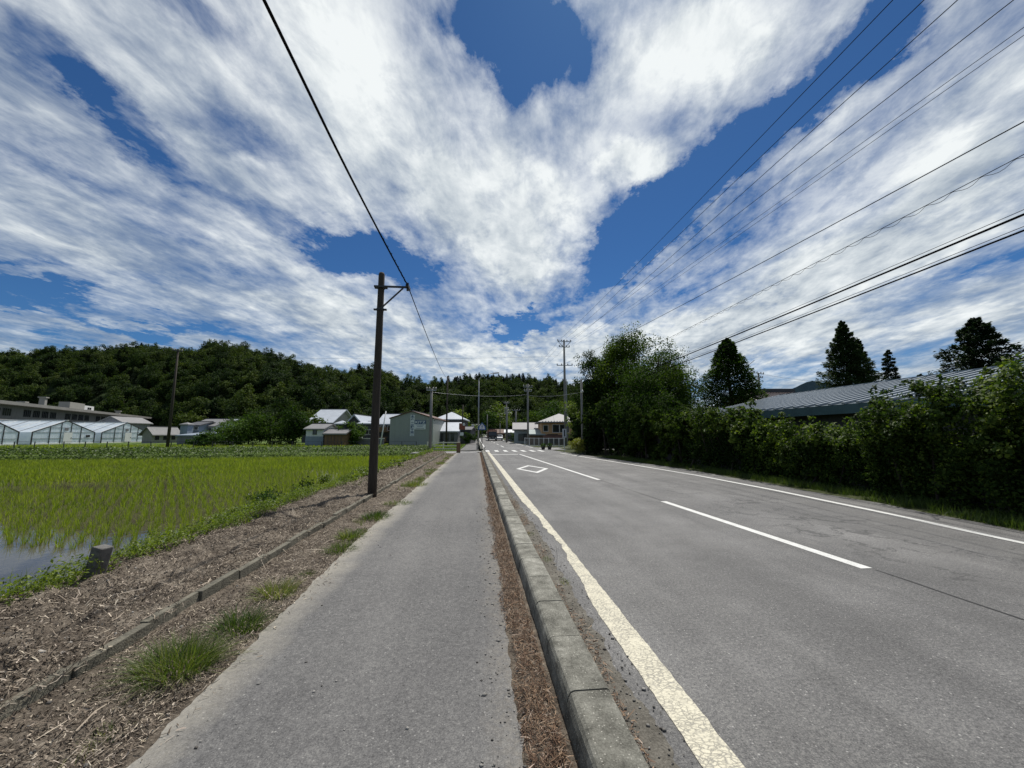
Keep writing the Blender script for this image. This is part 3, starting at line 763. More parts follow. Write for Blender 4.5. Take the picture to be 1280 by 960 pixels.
def build_litter():
    near = lambda u: 0.6 + u ** 1.6 * 11.5
    farf = lambda u: 11 + u * 23.5
    # mulch on the bank
    c1 = density_pick(70000, -4.5, WALLX - .03, near, verge_z, lambda x, y: (fbm(x * 1.8, y * 1.8, 9) > RNG.uniform(.32, .52, len(x))))
    c2 = density_pick(15000, -4.2, WALLX - .03, farf, verge_z)
    c3 = density_pick(38000, WALLX + .05, -1.72, near, verge_z, lambda x, y: (fbm(x * 2, y * 2, 19) > RNG.uniform(.30, .50, len(x))) & (x < -1.75 + 0.25 * fbm(y * 2, y * 0, 4) - 0.15 * (y > 5)))
    c4 = density_pick(5000, WALLX + .05, -1.8, farf, verge_z)
    P = []
    P.append(straws(c1, RNG.gamma(3, .010, len(c1)) + .010, RNG.uniform(.0016, .0075, len(c1)), tilt=.7))
    P.append(straws(c2, RNG.uniform(.04, .13, len(c2)), RNG.uniform(.006, .014, len(c2)), tilt=.7))
    P.append(straws(c3, RNG.gamma(3, .009, len(c3)) + .008, RNG.uniform(.0015, .006, len(c3)), tilt=.5, lift=.006))
    P.append(straws(c4, RNG.uniform(.04, .12, len(c4)), RNG.uniform(.006, .012, len(c4)), tilt=.5))
    ck = density_pick(52000, -4.5, -1.74, lambda u: 0.6 + u ** 1.7 * 9, verge_z)
    P.append(straws(ck, RNG.uniform(.006, .028, len(ck)), RNG.uniform(.003, .010, len(ck)), tilt=1.2, lift=.004))
    co = density_pick(1800, WALLX - .06, WALLX + .07, near, lambda x, y: 0 * x + .085 + .02 * RNG.random(len(x)), lambda x, y: fbm(y * 1.7, y * 0 + 3, 23) > .42)
    P.append(straws(co, RNG.gamma(3, .014, len(co)) + .015, RNG.uniform(.002, .007, len(co)), tilt=.9, lift=.01))
    ce = density_pick(4200, -1.95, -1.45, near, lambda x, y: x * 0 + .014, lambda x, y: RNG.random(len(x)) < np.clip((-1.55 - x + .2 * (fbm(y * 4, y * 0, 88) - .5)) / .25, 0, 1))
    P.append(straws(ce, RNG.uniform(.008, .05, len(ce)), RNG.uniform(.002, .008, len(ce)), tilt=.5, lift=.003))
    # long stalks
    c5 = density_pick(500, -4.4, -1.9, near, verge_z)
    P.append(straws(c5, RNG.uniform(.12, .32, 500), RNG.uniform(.004, .009, 500), tilt=.25, lift=.02))
    v, f = merge(P)
    tag(np_obj('straw_litter', v, [f], 'straw'), 'pale straw and dry stalks covering the bank beside the paddy', 'litter', kind='stuff')
    # chips and stones
    cs = density_pick(2600, -4.4, -1.72, near, verge_z)
    v, f = pebbles(cs, RNG.gamma(1.6, .003, len(cs)) + .003)
    cg = density_pick(1500, 0.75, 1.12, lambda u: .6 + u * 12, lambda x, y: x * 0 + .006)
    ch = density_pick(700, 0.02, 0.3, lambda u: .8 + u ** 2 * 9, lambda x, y: x * 0 + .012, lambda x, y: RNG.random(len(x)) < (x + .12) * 2.4)
    cw = density_pick(140, -1.75, 0.2, lambda u: .8 + u * 8, lambda x, y: x * 0 + .012)
    q = [(v, f)]
    for c_, s_ in ((cg, .0035), (ch, .004), (cw, .003)): q.append(pebbles(c_, RNG.gamma(2, s_ * .6, len(c_)) + .002))
    v, f = merge(q)
    tag(np_obj('pebbles', v, [f], 'pebble'), 'small loose stones on the gutter, verge and path edges', 'pebbles', kind='stuff')
    # red-brown dead grass on strip by the kerb
    sz = lambda x, y: 0.008 + 0.010 * (x > .3)
    a = density_pick(16000, 0.24, 0.475, near, sz, lambda x, y: x > 0.22 + 0.14 * fbm(y * 3, y * 0, 21) - .02)
    b = density_pick(6000, 0.34, 0.475, farf, sz)
    c = density_pick(5200, 0.77, 1.02, lambda u: 1.2 + u * 9, lambda x, y: x * 0 + .008, lambda x, y: (fbm(x * 3, y * 1.3, 41) > 0.43) & (x < .80 + .18 * np.clip((y - .8) / 3, 0, 1)))
    P = [straws(a, RNG.gamma(3, .010, len(a)) + .012, RNG.uniform(.0012, .005, len(a)), tilt=.9, lift=.012),
         straws(b, RNG.uniform(.03, .09, len(b)), RNG.uniform(.005, .01, len(b)), tilt=.9, lift=.012),
         straws(c, RNG.gamma(2.5, .009, len(c)) + .008, RNG.uniform(.002, .007, len(c)), tilt=.5)]
    a2 = density_pick(4200, 0.2, 0.47, lambda u: .8 + u ** 1.4 * 10, sz, lambda x, y: x > 0.3)
    lean = RNG.normal(0, .035, (len(a2), 2))
    v, f = merge(P)
    tag(np_obj('dead_grass', v, [f], 'red_straw'), 'reddish dead grass and leaf litter along both sides of the kerb', 'litter', kind='stuff')
    blade = blade_obj('dry_grass', (a2, RNG.uniform(.02, .06, len(a2)), lean, .003), 'red_straw'); tag(blade, 'short dry grass standing against the kerb', 'grass', kind='stuff')
build_litter()

# ------------------------------------------------------------------ green growth near the path
def clump(x, y, n, rad, h, label, mat='grass_blade', wid=.006, cat='grass clump', name='grass_clump', spread=0.5, squash=1.0, group='grass clumps along the sidewalk edge', z=None):
    ang = RNG.uniform(0, 2 * math.pi, n); r = rad * np.sqrt(RNG.random(n))
    bx = np.cos(ang) * r; by = np.sin(ang) * r * squash
    z0 = float(verge_z(x, y)) if z is None else z
    base = np.stack([bx, by, np.full(n, -.01)], 1)
    H = h * RNG.uniform(.45, 1.1, n) * (1 - 0.35 * (r / rad))
    lean = np.stack([bx, by], 1) / rad * h * spread + RNG.normal(0, h * .28, (n, 2))
    v, fs, tri = blades(base, H, lean, RNG.uniform(.5, 1.2, n) * wid, seg=3)
    o = np_obj(name, v, [*fs, tri], mat, loc=(x, y, z0))
    tag(o, label, cat, group)
    return o
def build_clumps():
    L = [  # px, py (base), n, radius, height, label
        (222, 835, 900, .21, .29, 'largest dark green grass clump by the lower left sidewalk edge'),
        (300, 785, 420, .17, .24, 'grass clump just up the path from the largest clump'),
        (345, 742, 420, .18, .20, 'rounded bright grass clump third from the bottom of the picture'),
        (384, 718, 90, .07, .10, 'tiny grass tuft right of the rounded bright clump'),
        (425, 688, 340, .18, .18, 'low grass clump midway between near tufts and the wooden pole'),
        (437, 672, 300, .18, .20, 'ragged grass clump behind the low midway clump'),
        (452, 664, 90, .10, .10, 'small weed tuft on the dirt before the wooden pole'),
        (470, 647, 340, .25, .20, 'yellowish grass clump nearest the wooden pole foot'),
        (497, 630, 300, .30, .16, 'long grass patch right of the wooden pole foot'),
        (518, 607, 420, .36, .26, 'tall weed patch on the path edge beyond the wooden pole'),
        (540, 588, 260, .35, .20, 'far grass patch on path edge before the cross lane'),
        (551, 580, 200, .35, .18, 'farthest grass patch beside the sidewalk near the lane'),
        (132, 915, 110, .10, .05, 'flat yellow green weed on straw at lower left corner'),
    ]
    for px, py, n, r, h, lab in L:
        p = PG(px, py, .0)
        clump(p.x, p.y, n, r, h, lab, wid=.006 if p.y < 6 else .011, spread=.7)
    n = 260; ty = 1.2 + RNG.random(n) ** .9 * 30; tx = -1.88 + RNG.normal(0, .10, n) - .12 * RNG.random(n); ok = fbm(ty * 1.1, ty * 0, 66) > .46; tx, ty = tx[ok], ty[ok]
    kx = 26; bx = np.repeat(tx, kx) + RNG.normal(0, .035, len(tx) * kx); by = np.repeat(ty, kx) + RNG.normal(0, .06, len(tx) * kx)
    bs = np.stack([bx, by, verge_z(bx, by)], 1); sc = np.clip(by / 8, .7, 2.0)
    tag(blade_obj('edge_grass', (bs, RNG.uniform(.04, .13, len(bs)), RNG.normal(0, .045, (len(bs), 2)), .004 * sc), 'grass_blade'), 'thin scattered grass along the dusty sidewalk edge', 'grass', kind='stuff')
    # weeds in the gutter
    for px, py, n, r, h, lab in ((684, 700, 120, .05, .06, 'green weed tuft in the gutter between kerb and worn line'), (706, 728, 100, .05, .05, 'lower green weed tuft in gutter nearest the camera'), (663, 668, 90, .06, .06, 'upper brown green weed tuft in the gutter')):
        p = PG(px, py); clump(p.x, p.y, n, r, h, lab, group='weed tufts in the gutter', wid=.004, squash=2.0, z=.006, name='weed_tuft', cat='weed')
    p = PG(696, 706); b = MB(); b.tube([(0, 0, 0), (.006, .0, .10), (-.004, .01, .22)], [.0025, .002, .001], 5)
    tag(b.build('dry_stalk', 'old_wood_pole', loc=(p.x, p.y, .004)), 'single thin dark stalk standing in the gutter', 'stalk')
    # band of weeds between mulch and paddy
    n1, n2 = 60000, 24000
    def band(n, y0, y1, sc):
        y = y0 + RNG.random(n) ** 1.2 * (y1 - y0)
        e = -3.95 + 0.5 * (fbm(y * 0.5, y * 0 + 2, 31) - .5) + np.interp(y, [0, 6, 20, 36], [-0.2, 0.0, .05, .3])
        x = e + 0.12 - RNG.random(n) * 1.35
        cl = fbm(x * 3, y * 3, 51)
        m_ = cl > RNG.uniform(.1, .55, n)
        x, y, cl = x[m_], y[m_], cl[m_]
        h = (0.05 + 0.42 * np.clip(cl - .25, 0, 1)) * RNG.random(len(x)) * 1.0
        z = verge_z(x, y) + h
        return np.stack([x, y, z], 1)
    a = band(n1, -1, 13, 1); b_ = band(n2, 13, 34.6, 1)
    up = lambda c: np.tile([0, 0, 1.0], (len(c), 1))
    v, f = merge([leaf_quads(a, RNG.uniform(.02, .05, len(a)), RNG.uniform(.013, .03, len(a)), nrm=up(a), spread=.9),
                  leaf_quads(b_, RNG.uniform(.06, .14, len(b_)), RNG.uniform(.04, .08, len(b_)), nrm=up(b_), spread=.9)])
    tag(np_obj('weeds', v, [f], 'weed_leaf'), 'bright green weeds growing between the straw bank and the paddy', 'weeds', kind='stuff')
    c = band(5000, 0, 16, 1); c[:, 2] = verge_z(c[:, 0], c[:, 1])
    tag(blade_obj('bank_grass', (c, RNG.uniform(.08, .28, len(c)), RNG.normal(0, .06, (len(c), 2)), .006), 'weed_leaf'), 'grass blades standing among the bank weeds', 'grass', kind='stuff')
    c = np.stack([RNG.uniform(-3.7, -1.85, 2600), 11 + RNG.random(2600) * 23.5, np.zeros(2600)], 1)
    m_ = fbm(c[:, 0] * 1.5, c[:, 1] * .8, 61) > .56; c = c[m_]; c[:, 2] = verge_z(c[:, 0], c[:, 1])
    tag(blade_obj('bank_grass', (c, RNG.uniform(.06, .2, len(c)), RNG.normal(0, .05, (len(c), 2)), .012), 'grass_blade'), 'sparse grass on the far straw bank past the wooden pole', 'grass', kind='stuff')
    # leafy bushes in front of the paddy
    def bush(px, py, dep, rx, h, n, label, mat='bush_leaf', leaf=.05, flowers=0, name='leafy_bush'):
        p = PG(px, py, -.1); o = empty(name, (p.x, p.y, float(verge_z(p.x, p.y)) if p.x > -6 else -.4)); tag(o, label, 'bush', 'bushes between the bank and the paddy')
        k = 14; cx = np.stack([RNG.normal(0, rx * .45, k), RNG.normal(0, rx * .5, k), RNG.uniform(.25, .85, k) * h], 1)
        w = RNG.integers(0, k, n); q = cx[w] + rand_dirs(n) * (RNG.random((n, 1)) ** .4) * np.array([rx * .42, rx * .42, h * .26]); q[:, 2] = np.maximum(q[:, 2], .02)
        v, f = leaf_quads(q, RNG.uniform(.6, 1.2, n) * leaf, RNG.uniform(.4, .7, n) * leaf, nrm=np.tile([0, -.2, .8], (n, 1)), spread=.8)
        np_obj('foliage', v, [f], mat, o)
        b = MB()
        for i in range(8):
            t_ = cx[i]; b.tube([(t_[0] * .2, t_[1] * .2, -.05), (t_[0] * .6, t_[1] * .6, t_[2] * .55), tuple(t_)], [.008, .006, .003], 5)
        b.build('stem', 'bark', o)
        if flowers:
            w = RNG.integers(0, n, flowers); v, f = leaf_quads(q[w] + np.array([0, -.01, .02]), .022, .02); np_obj('flower', v, [f], 'white_petal', o)['kind'] = 'stuff'
    bush(330, 640, 0, .75, .50, 2600, 'broad dark bush with white flowers by the straw bank', flowers=90, leaf=.055)
    bush(352, 624, 0, .34, .78, 1000, 'taller dark bush rising behind the white flowered bush', leaf=.06)
    bush(300, 652, 0, .30, .35, 600, 'low green bush left of the white flowered bush', mat='weed_leaf', leaf=.05, flowers=14)
    bush(384, 616, 0, .18, .75, 600, 'slim upright bush left of the round pale bush', leaf=.06)
    bush(405, 612, 0, .30, .62, 800, 'round pale bush between slim bush and wooden pole', mat='weed_leaf', leaf=.06)
    bush(454, 601, 0, .40, .32, 600, 'low pale leafed bush just left of the wooden pole', mat='pale_tree_leaf', leaf=.06)
    bush(484, 592, 0, .45, .25, 400, 'low green bush right behind the wooden pole', mat='weed_leaf', leaf=.06)
    bush(276, 672, 0, .20, .22, 300, 'small yellow green weed bush on the bank edge', mat='pale_tree_leaf', leaf=.045)
    # boundary marker
    p = PG(112, 735, .02)
    o = empty('boundary_marker', (p.x, p.y, -.02), R(-12)); o.rotation_euler = (R(-2), R(10), R(-14))
    tag(o, 'leaning dark stone boundary marker with carved characters on one side', 'marker post')
    b = MB(); b.box(-.062, .062, -.062, .062, -.2, .46); s = b.build('post', 'grey_stone', o, bevel=.012)
    b = MB()
    for i, z in enumerate((.30, .245, .19)):
        b.box(.0625, .0645, -.03, .03, z, z + .006); b.box(.0625, .0645, -.004, .004, z - .03, z + .012); b.box(.0625, .0645, -.026, .026, z - .03, z - .024)
    b.box(.0625, .0645, -.045, .045, .10, .107)
    b.build('carving', 'slab_concrete', o)['kind'] = 'stuff'
    p = PG(499, 587, .05)
    b = MB(); b.tube([(0, 0, -.1), (0, 0, .30)], [.07, .065], 8); o = b.build('marker_stump', 'old_wood_pole', loc=(p.x, p.y, .05)); tag(o, 'short dark stump standing on the far straw bank', 'marker post')
build_clumps()

# ------------------------------------------------------------------ paddy
def in_paddy(x, y):
    return (y < FAR(x) - .3)
def build_paddy():
    a = FAR(-60); 
    V = [(-64, 2, -.35), (-4.6, 2, -.35), (-4.6, FAR(-4.6) + .6, -.35), (-64, FAR(-64) + .6, -.35)]
    o = np_obj('paddy_water', np.array(V), [np.array([[0, 1, 2, 3]])], 'paddy_water'); o['kind'] = 'structure'
    V = [(x, y, -.52) for x, y, z in V]; np_obj('paddy_mud', np.array(V), [np.array([[0, 1, 2, 3]])], 'bank_soil')['kind'] = 'structure'
    # rows run towards a point left of the view centre
    th = YAW + math.atan((215 - 640) / FPX)     # heading of the rows
    dv = np.array([math.sin(th), math.cos(th)]); nv = np.array([dv[1], -dv[0]])
    o0 = np.array([-6.0, 7.8])
    aa = np.arange(-130, 220) * 0.25; bb = np.arange(-165, 345) * 0.16
    A_, B_ = np.meshgrid(aa, bb)
    px = o0[0] + A_ * nv[0] + B_ * dv[0]; py = o0[1] + A_ * nv[1] + B_ * dv[1]
    x = px.ravel() + RNG.normal(0, .05, px.size); y = py.ravel() + RNG.normal(0, .05, px.size)
    bankx = np.interp(y, [0, 8, 12, 20, 36], [-6.1, -5.75, -5.65, -5.5, -5.2])
    near = 7.75 + 0.04 * (x + 6) + 0.18 * np.sin(x * 1.3)
    m_ = (x < bankx) & (y > near) & (y < FAR(x) - .35) & (x > -62)
    # keep what the view (and a step aside) can see
    ang = np.arctan2(x, y) - YAW; m_ &= ang > math.atan(-800 / FPX)
    cl = fbm(x * .16, y * .3, 71)
    thin = ((cl > .70) & (RNG.random(len(x)) < .7)) | ((np.abs(y - 17.5 - .06 * x) < 1.6) & (x < -12) & (fbm(x * .4, y, 72) > .42) & (RNG.random(len(x)) < .85)); m_ &= ~thin; m_ &= RNG.random(len(x)) > .03
    x, y = x[m_], y[m_]; d = np.hypot(x, y)
    print('rice hills', len(x))
    V = []; Fq = []; Ft = []; base = 0
    for lo, hi, k, w in ((0, 14, 12, .0075), (14, 24, 7, .012), (24, 90, 5, .022)):
        s = (d >= lo) & (d < hi); xs, ys = np.repeat(x[s], k), np.repeat(y[s], k); n = len(xs)
        if n == 0: continue
        vig = np.repeat(RNG.uniform(.8, 1.12, s.sum()), k)
        az = RNG.uniform(0, 2 * math.pi, n); L = RNG.uniform(.02, .15, n)
        lean = np.stack([np.cos(az) * L, np.sin(az) * L], 1)
        bs = np.stack([xs + np.cos(az) * .015, ys + np.sin(az) * .015, np.full(n, -.37)], 1)
        v, fs, tri = blades(bs, RNG.uniform(.16, .31, n) * vig, lean, w, seg=2)
        V.append(v); Fq.append(fs[0] + base); Ft.append(tri + base); base += len(v)
    o = np_obj('rice_plants', np.concatenate(V), [np.concatenate(Fq), np.concatenate(Ft)], 'rice_leaf')
    tag(o, 'young green rice growing in rows in the flooded paddy', 'rice', kind='stuff')
    # leafy berm at the far side
    n = 52000; x = RNG.uniform(-95, -4.2, n); row = RNG.integers(0, 3, n)
    off = np.array([0.7, 3.0, 5.6])[row]; y = FAR(x) + off + RNG.normal(0, .42, n)
    hh = np.array([.55, .6, .55])[row] * (0.5 + .8 * fbm(x * .9, y * .9, 81)) * np.exp(-((y - FAR(x) - off) / .75) ** 2)
    z = 0.0 + hh * RNG.random(n) ** .5
    z = np.where(off < 1, np.where(y < FAR(x) + .7, z - .3 * np.clip((FAR(x) + .7 - y) / .7, 0, 1), z), z)
    c = np.stack([x, y, z], 1); s = np.clip(np.hypot(x, y) / 40, .8, 2.2)
    v, f = leaf_quads(c, RNG.uniform(.10, .2, n) * s, RNG.uniform(.06, .13, n) * s, nrm=np.tile([0, -.3, .9], (n, 1)), spread=.7)
    tag(np_obj('crop_rows', v, [f], 'berm_leaf'), 'low leafy crop rows on the berm behind the paddy', 'crops', kind='stuff')
    # field grass tufts behind
    n = 30000; x = RNG.uniform(-110, -3.2, n); y = FAR(x) + 7.5 + RNG.random(n) ** 1.3 * 26; m_ = ~((y > 34.2) & (y < 38.6) & (x > -5.8)); x, y = x[m_], y[m_]; n = len(x)
    c = np.stack([x, y, np.zeros(n) - .02], 1)
    tag(blade_obj('field_grass', (c, RNG.uniform(.12, .38, n), RNG.normal(0, .08, (n, 2)), .09), 'weed_leaf'), 'short bright grass of the field before the houses', 'grass', kind='stuff')
    # grass strip at hedge foot and verge beyond the crossing
    n = 26000; y = 3 + RNG.random(n) ** 1.2 * 24; x = re_x(y) + .02 + RNG.random(n) * 1.1
    m_ = fbm(x * 1.2, y * 1.2, 91) > .36; c = np.stack([x, y, np.zeros(n)], 1)[m_]
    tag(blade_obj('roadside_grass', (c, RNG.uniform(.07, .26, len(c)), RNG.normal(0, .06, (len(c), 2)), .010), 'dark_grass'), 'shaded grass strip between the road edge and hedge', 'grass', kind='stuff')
    n = 5000; y = 38.6 + RNG.random(n) * 22; x = RNG.uniform(-6, -1.7, n); c = np.stack([x, y, np.full(n, .03)], 1)
    tag(blade_obj('roadside_grass', (c, RNG.uniform(.06, .2, n), RNG.normal(0, .05, (n, 2)), .03), 'weed_leaf'), 'grass patch beyond the lane left of the sidewalk', 'grass', kind='stuff')
build_paddy()

# ------------------------------------------------------------------ trees
def crown_mesh(kind, H, Rr, n, leaf, rng, base=0.15, lobes=22, mat='tree_leaf', asym=0.25, gaps=0.0):
    """leaf faces for a crown standing on z=0"""
    if kind == 'broad':
        cz = H * (base + (1 - base) / 2); rz = H * (1 - base) / 2
        d = rand_dirs(lobes, rng); rr = rng.uniform(.35, .85, (lobes, 1))
        C = d * rr * np.array([Rr, Rr, rz]) + np.array([0, 0, cz]); C[:, :2] += rng.normal(0, asym * Rr * .3, (lobes, 2))
        R_ = rng.uniform(.28, .46, lobes) * Rr
        C = np.concatenate([C, [[0, 0, cz]]]); R_ = np.append(R_, Rr * .6)
        nt = max(40, n // 38)
        wt = rng.choice(len(C), nt, p=R_ ** 2 / (R_ ** 2).sum())
        dt = rand_dirs(nt, rng); T = C[wt] + dt * (R_[wt] * rng.uniform(.55, 1.08, nt))[:, None]
        tr = (.075 + .06 * rng.random(nt)) * Rr + leaf * .5
        w = rng.integers(0, nt, n); o_ = rand_dirs(n, rng) * (rng.random((n, 1)) ** .45) * 1.75 * tr[w][:, None] * np.array([1, 1, .7]); q = T[w] + o_
        nn = unit(unit(o_) * .6 + dt[w] * .5 + np.array([0, 0, .6]))
        v, f = leaf_quads(q, rng.uniform(.6, 1.3, n) * leaf, rng.uniform(.45, .85, n) * leaf, rng, nrm=nn, spread=.8)
        v[:, 2] *= H / np.percentile(v[:, 2], 99.9)
    elif kind in ('cone', 'cedar', 'spire'):
        V = []; nb = lobes * 5; per = n // nb
        for i in range(nb):
            t = (i + rng.random()) / nb; z = H * (base + (1 - base) * t)
            if kind == 'cone': r = Rr * (1 - t) ** .8 * rng.uniform(.75, 1.1) + .12
            elif kind == 'spire': r = Rr * min(1, (1 - t) * 1.6) ** .9 * rng.uniform(.7, 1.08) + .1
            else: r = Rr * (1 - t ** 1.5) ** .85 * rng.uniform(.55, 1.15) + .15
            az = i * 2.39996 + rng.uniform(-.3, .3); a = np.array([math.cos(az), math.sin(az), 0])
            up = .28 if kind == 'cedar' else (.55 if kind == 'spire' else .12)
            s = rng.random(per) ** .55
            wdt = (0.34 if kind != 'cedar' else .16) * r * (1 - s * .6)
            p = a[None] * (r * s)[:, None] + np.array([0, 0, 1.0]) * (z + up * r * s - .12 * r * s ** 2)[:, None]
            side = np.array([-a[1], a[0], 0]); p += side[None] * (rng.normal(0, 1, per) * wdt)[:, None] + np.array([0, 0, 1.0]) * rng.normal(0, .05 * r + .03, per)[:, None]
            V.append((p, np.tile(a + np.array([0, 0, up]), (per, 1))))
        q = np.concatenate([p for p, _ in V]); ax = np.concatenate([a for _, a in V])
        v, f = leaf_quads(q, rng.uniform(.7, 1.4, len(q)) * leaf, rng.uniform(.25, .5, len(q)) * leaf, rng, nrm=np.tile([0, 0, 1.0], (len(q), 1)), spread=.9, axis=ax)
    return v, f
def trunk_mb(H, r, limbs, rng, reach=.5, base=.2):
    b = MB(); pts = [(0, 0, -.2)]; x = y = 0
    for i in range(1, 6):
        x += rng.normal(0, .02 * H); y += rng.normal(0, .02 * H); pts.append((x, y, H * i / 5 * .9))
    b.tube(pts, [r * (1.25 - .2 * i) if i < 5 else r * .2 for i in range(6)], 8)
    for i in range(limbs):
        t = base + (.85 - base) * (i + .5) / limbs; k = min(4, int(t * 5)); p = Vector(pts[k]).lerp(Vector(pts[k + 1]), t * 5 - k)
        az = i * 2.4 + rng.uniform(-.4, .4); L = reach * rng.uniform(.6, 1)
        e = p + Vector((math.cos(az) * L, math.sin(az) * L, L * .55)); m_ = p.lerp(e, .5) + Vector((0, 0, -.06 * L))
        b.tube([p, m_, e], [r * .45 * (1.1 - t), r * .3 * (1.1 - t), r * .1], 5)
    return b
def tree(x, y, z, kind, H, Rr, n, leaf, label, seed, mat='tree_leaf', name='tree', group=None, base=.15, lobes=22, cat='tree', squash=None, trunk=True):
    rng = np.random.default_rng(seed)
    o = empty(name, (x, y, z)); tag(o, label, cat, group)
    v, f = crown_mesh(kind, H, Rr, n, leaf, rng, base, lobes)
    if squash: v = v * np.array(squash)
    c = np_obj('crown', v, [f], mat, o)
    if trunk: trunk_mb(H * .92, max(.08, H * .022), 9, rng, Rr * .7).build('trunk', 'bark', o, smooth=True)
    return o
def at_ground(px, dep):
    p = PD(px, HORY, dep); return p.x, p.y, float(rise(p.y))

def build_right_trees():
    G = 'trees behind the roadside hedge'
    def T(px, topy, dep, kind, Rr, n, leaf, label, seed, **k):
        q_ = PD(px, topy, dep); x, y = q_.x, q_.y; z = float(rise(y)); H = q_.z - z
        return tree(x, y, z - .05, kind, H, Rr, n, leaf, label, seed, **k)
    T(778, 413, 37, 'broad', 3.0, 30000, .17, 'tallest leafy tree with ragged top right of the big power pole', 1, name='broadleaf_tree', base=.02, lobes=46, group=G)
    T(745, 438, 38, 'broad', 2.2, 18000, .17, 'narrow dark tree at left end of the roadside tree mass', 2, name='broadleaf_tree', base=.0, lobes=40, group=G)
    T(822, 424, 31, 'broad', 2.8, 30000, .15, 'rounded green tree bulging right of the tallest leafy tree', 3, name='broadleaf_tree', base=.0, lobes=44, group=G)
    T(800, 452, 27, 'broad', 2.3, 20000, .14, 'dense dark tree in front of the tallest leafy tree', 4, name='broadleaf_tree', base=.0, lobes=36, group=G)
    T(845, 455, 28, 'broad', 2.0, 16000, .14, 'lower tree on the right shoulder of the tree mass', 5, name='broadleaf_tree', base=.0, lobes=34, group=G)
    T(908, 423, 28, 'cone', 3.9, 32000, .19, 'cone shaped dark tree standing alone against the sky', 6, name='conifer_tree', base=.03, lobes=40, group=G)
    T(1052, 402, 32, 'spire', 2.3, 34000, .20, 'tall pointed dark conifer above the metal roof', 7, name='conifer_tree', mat='conifer_leaf', group=G, lobes=34, base=.02)
    T(1072, 424, 33, 'spire', 1.5, 13000, .20, 'narrow side spire against the tall pointed conifer', 8, name='conifer_tree', mat='conifer_leaf', group=G, base=.02)
    T(1109, 437, 32, 'cone', 1.7, 9000, .19, 'small thin dark conifer between the two large conifers', 9, name='conifer_tree', mat='conifer_leaf', group=G, base=.02, lobes=18)
    T(1218, 398, 25, 'cedar', 3.4, 26000, .21, 'wide cedar with tiered branches above roof at the far right', 10, name='cedar_tree', mat='conifer_leaf', group=G, lobes=26, base=.1)
    T(1150, 468, 27, 'cone', 1.6, 2600, .2, 'low dark treetop just left of the wide cedar', 12, name='conifer_tree', mat='conifer_leaf', group=G)
    T(723, 500, 45, 'broad', 1.8, 4500, .22, 'yellowish green tree edge beside the lamp pole', 13, name='broadleaf_tree', mat='pale_tree_leaf', base=.1, group=G)
    # yellow bush at the corner
    p = PG(722, 568); tree(p.x + .2, p.y + .6, 0, 'broad', 1.35, .85, 2600, .09, 'rounded yellow green bush at the corner below trees', 14, name='corner_bush', mat='yellow_leaf', cat='bush', base=0, trunk=False)
build_right_trees()

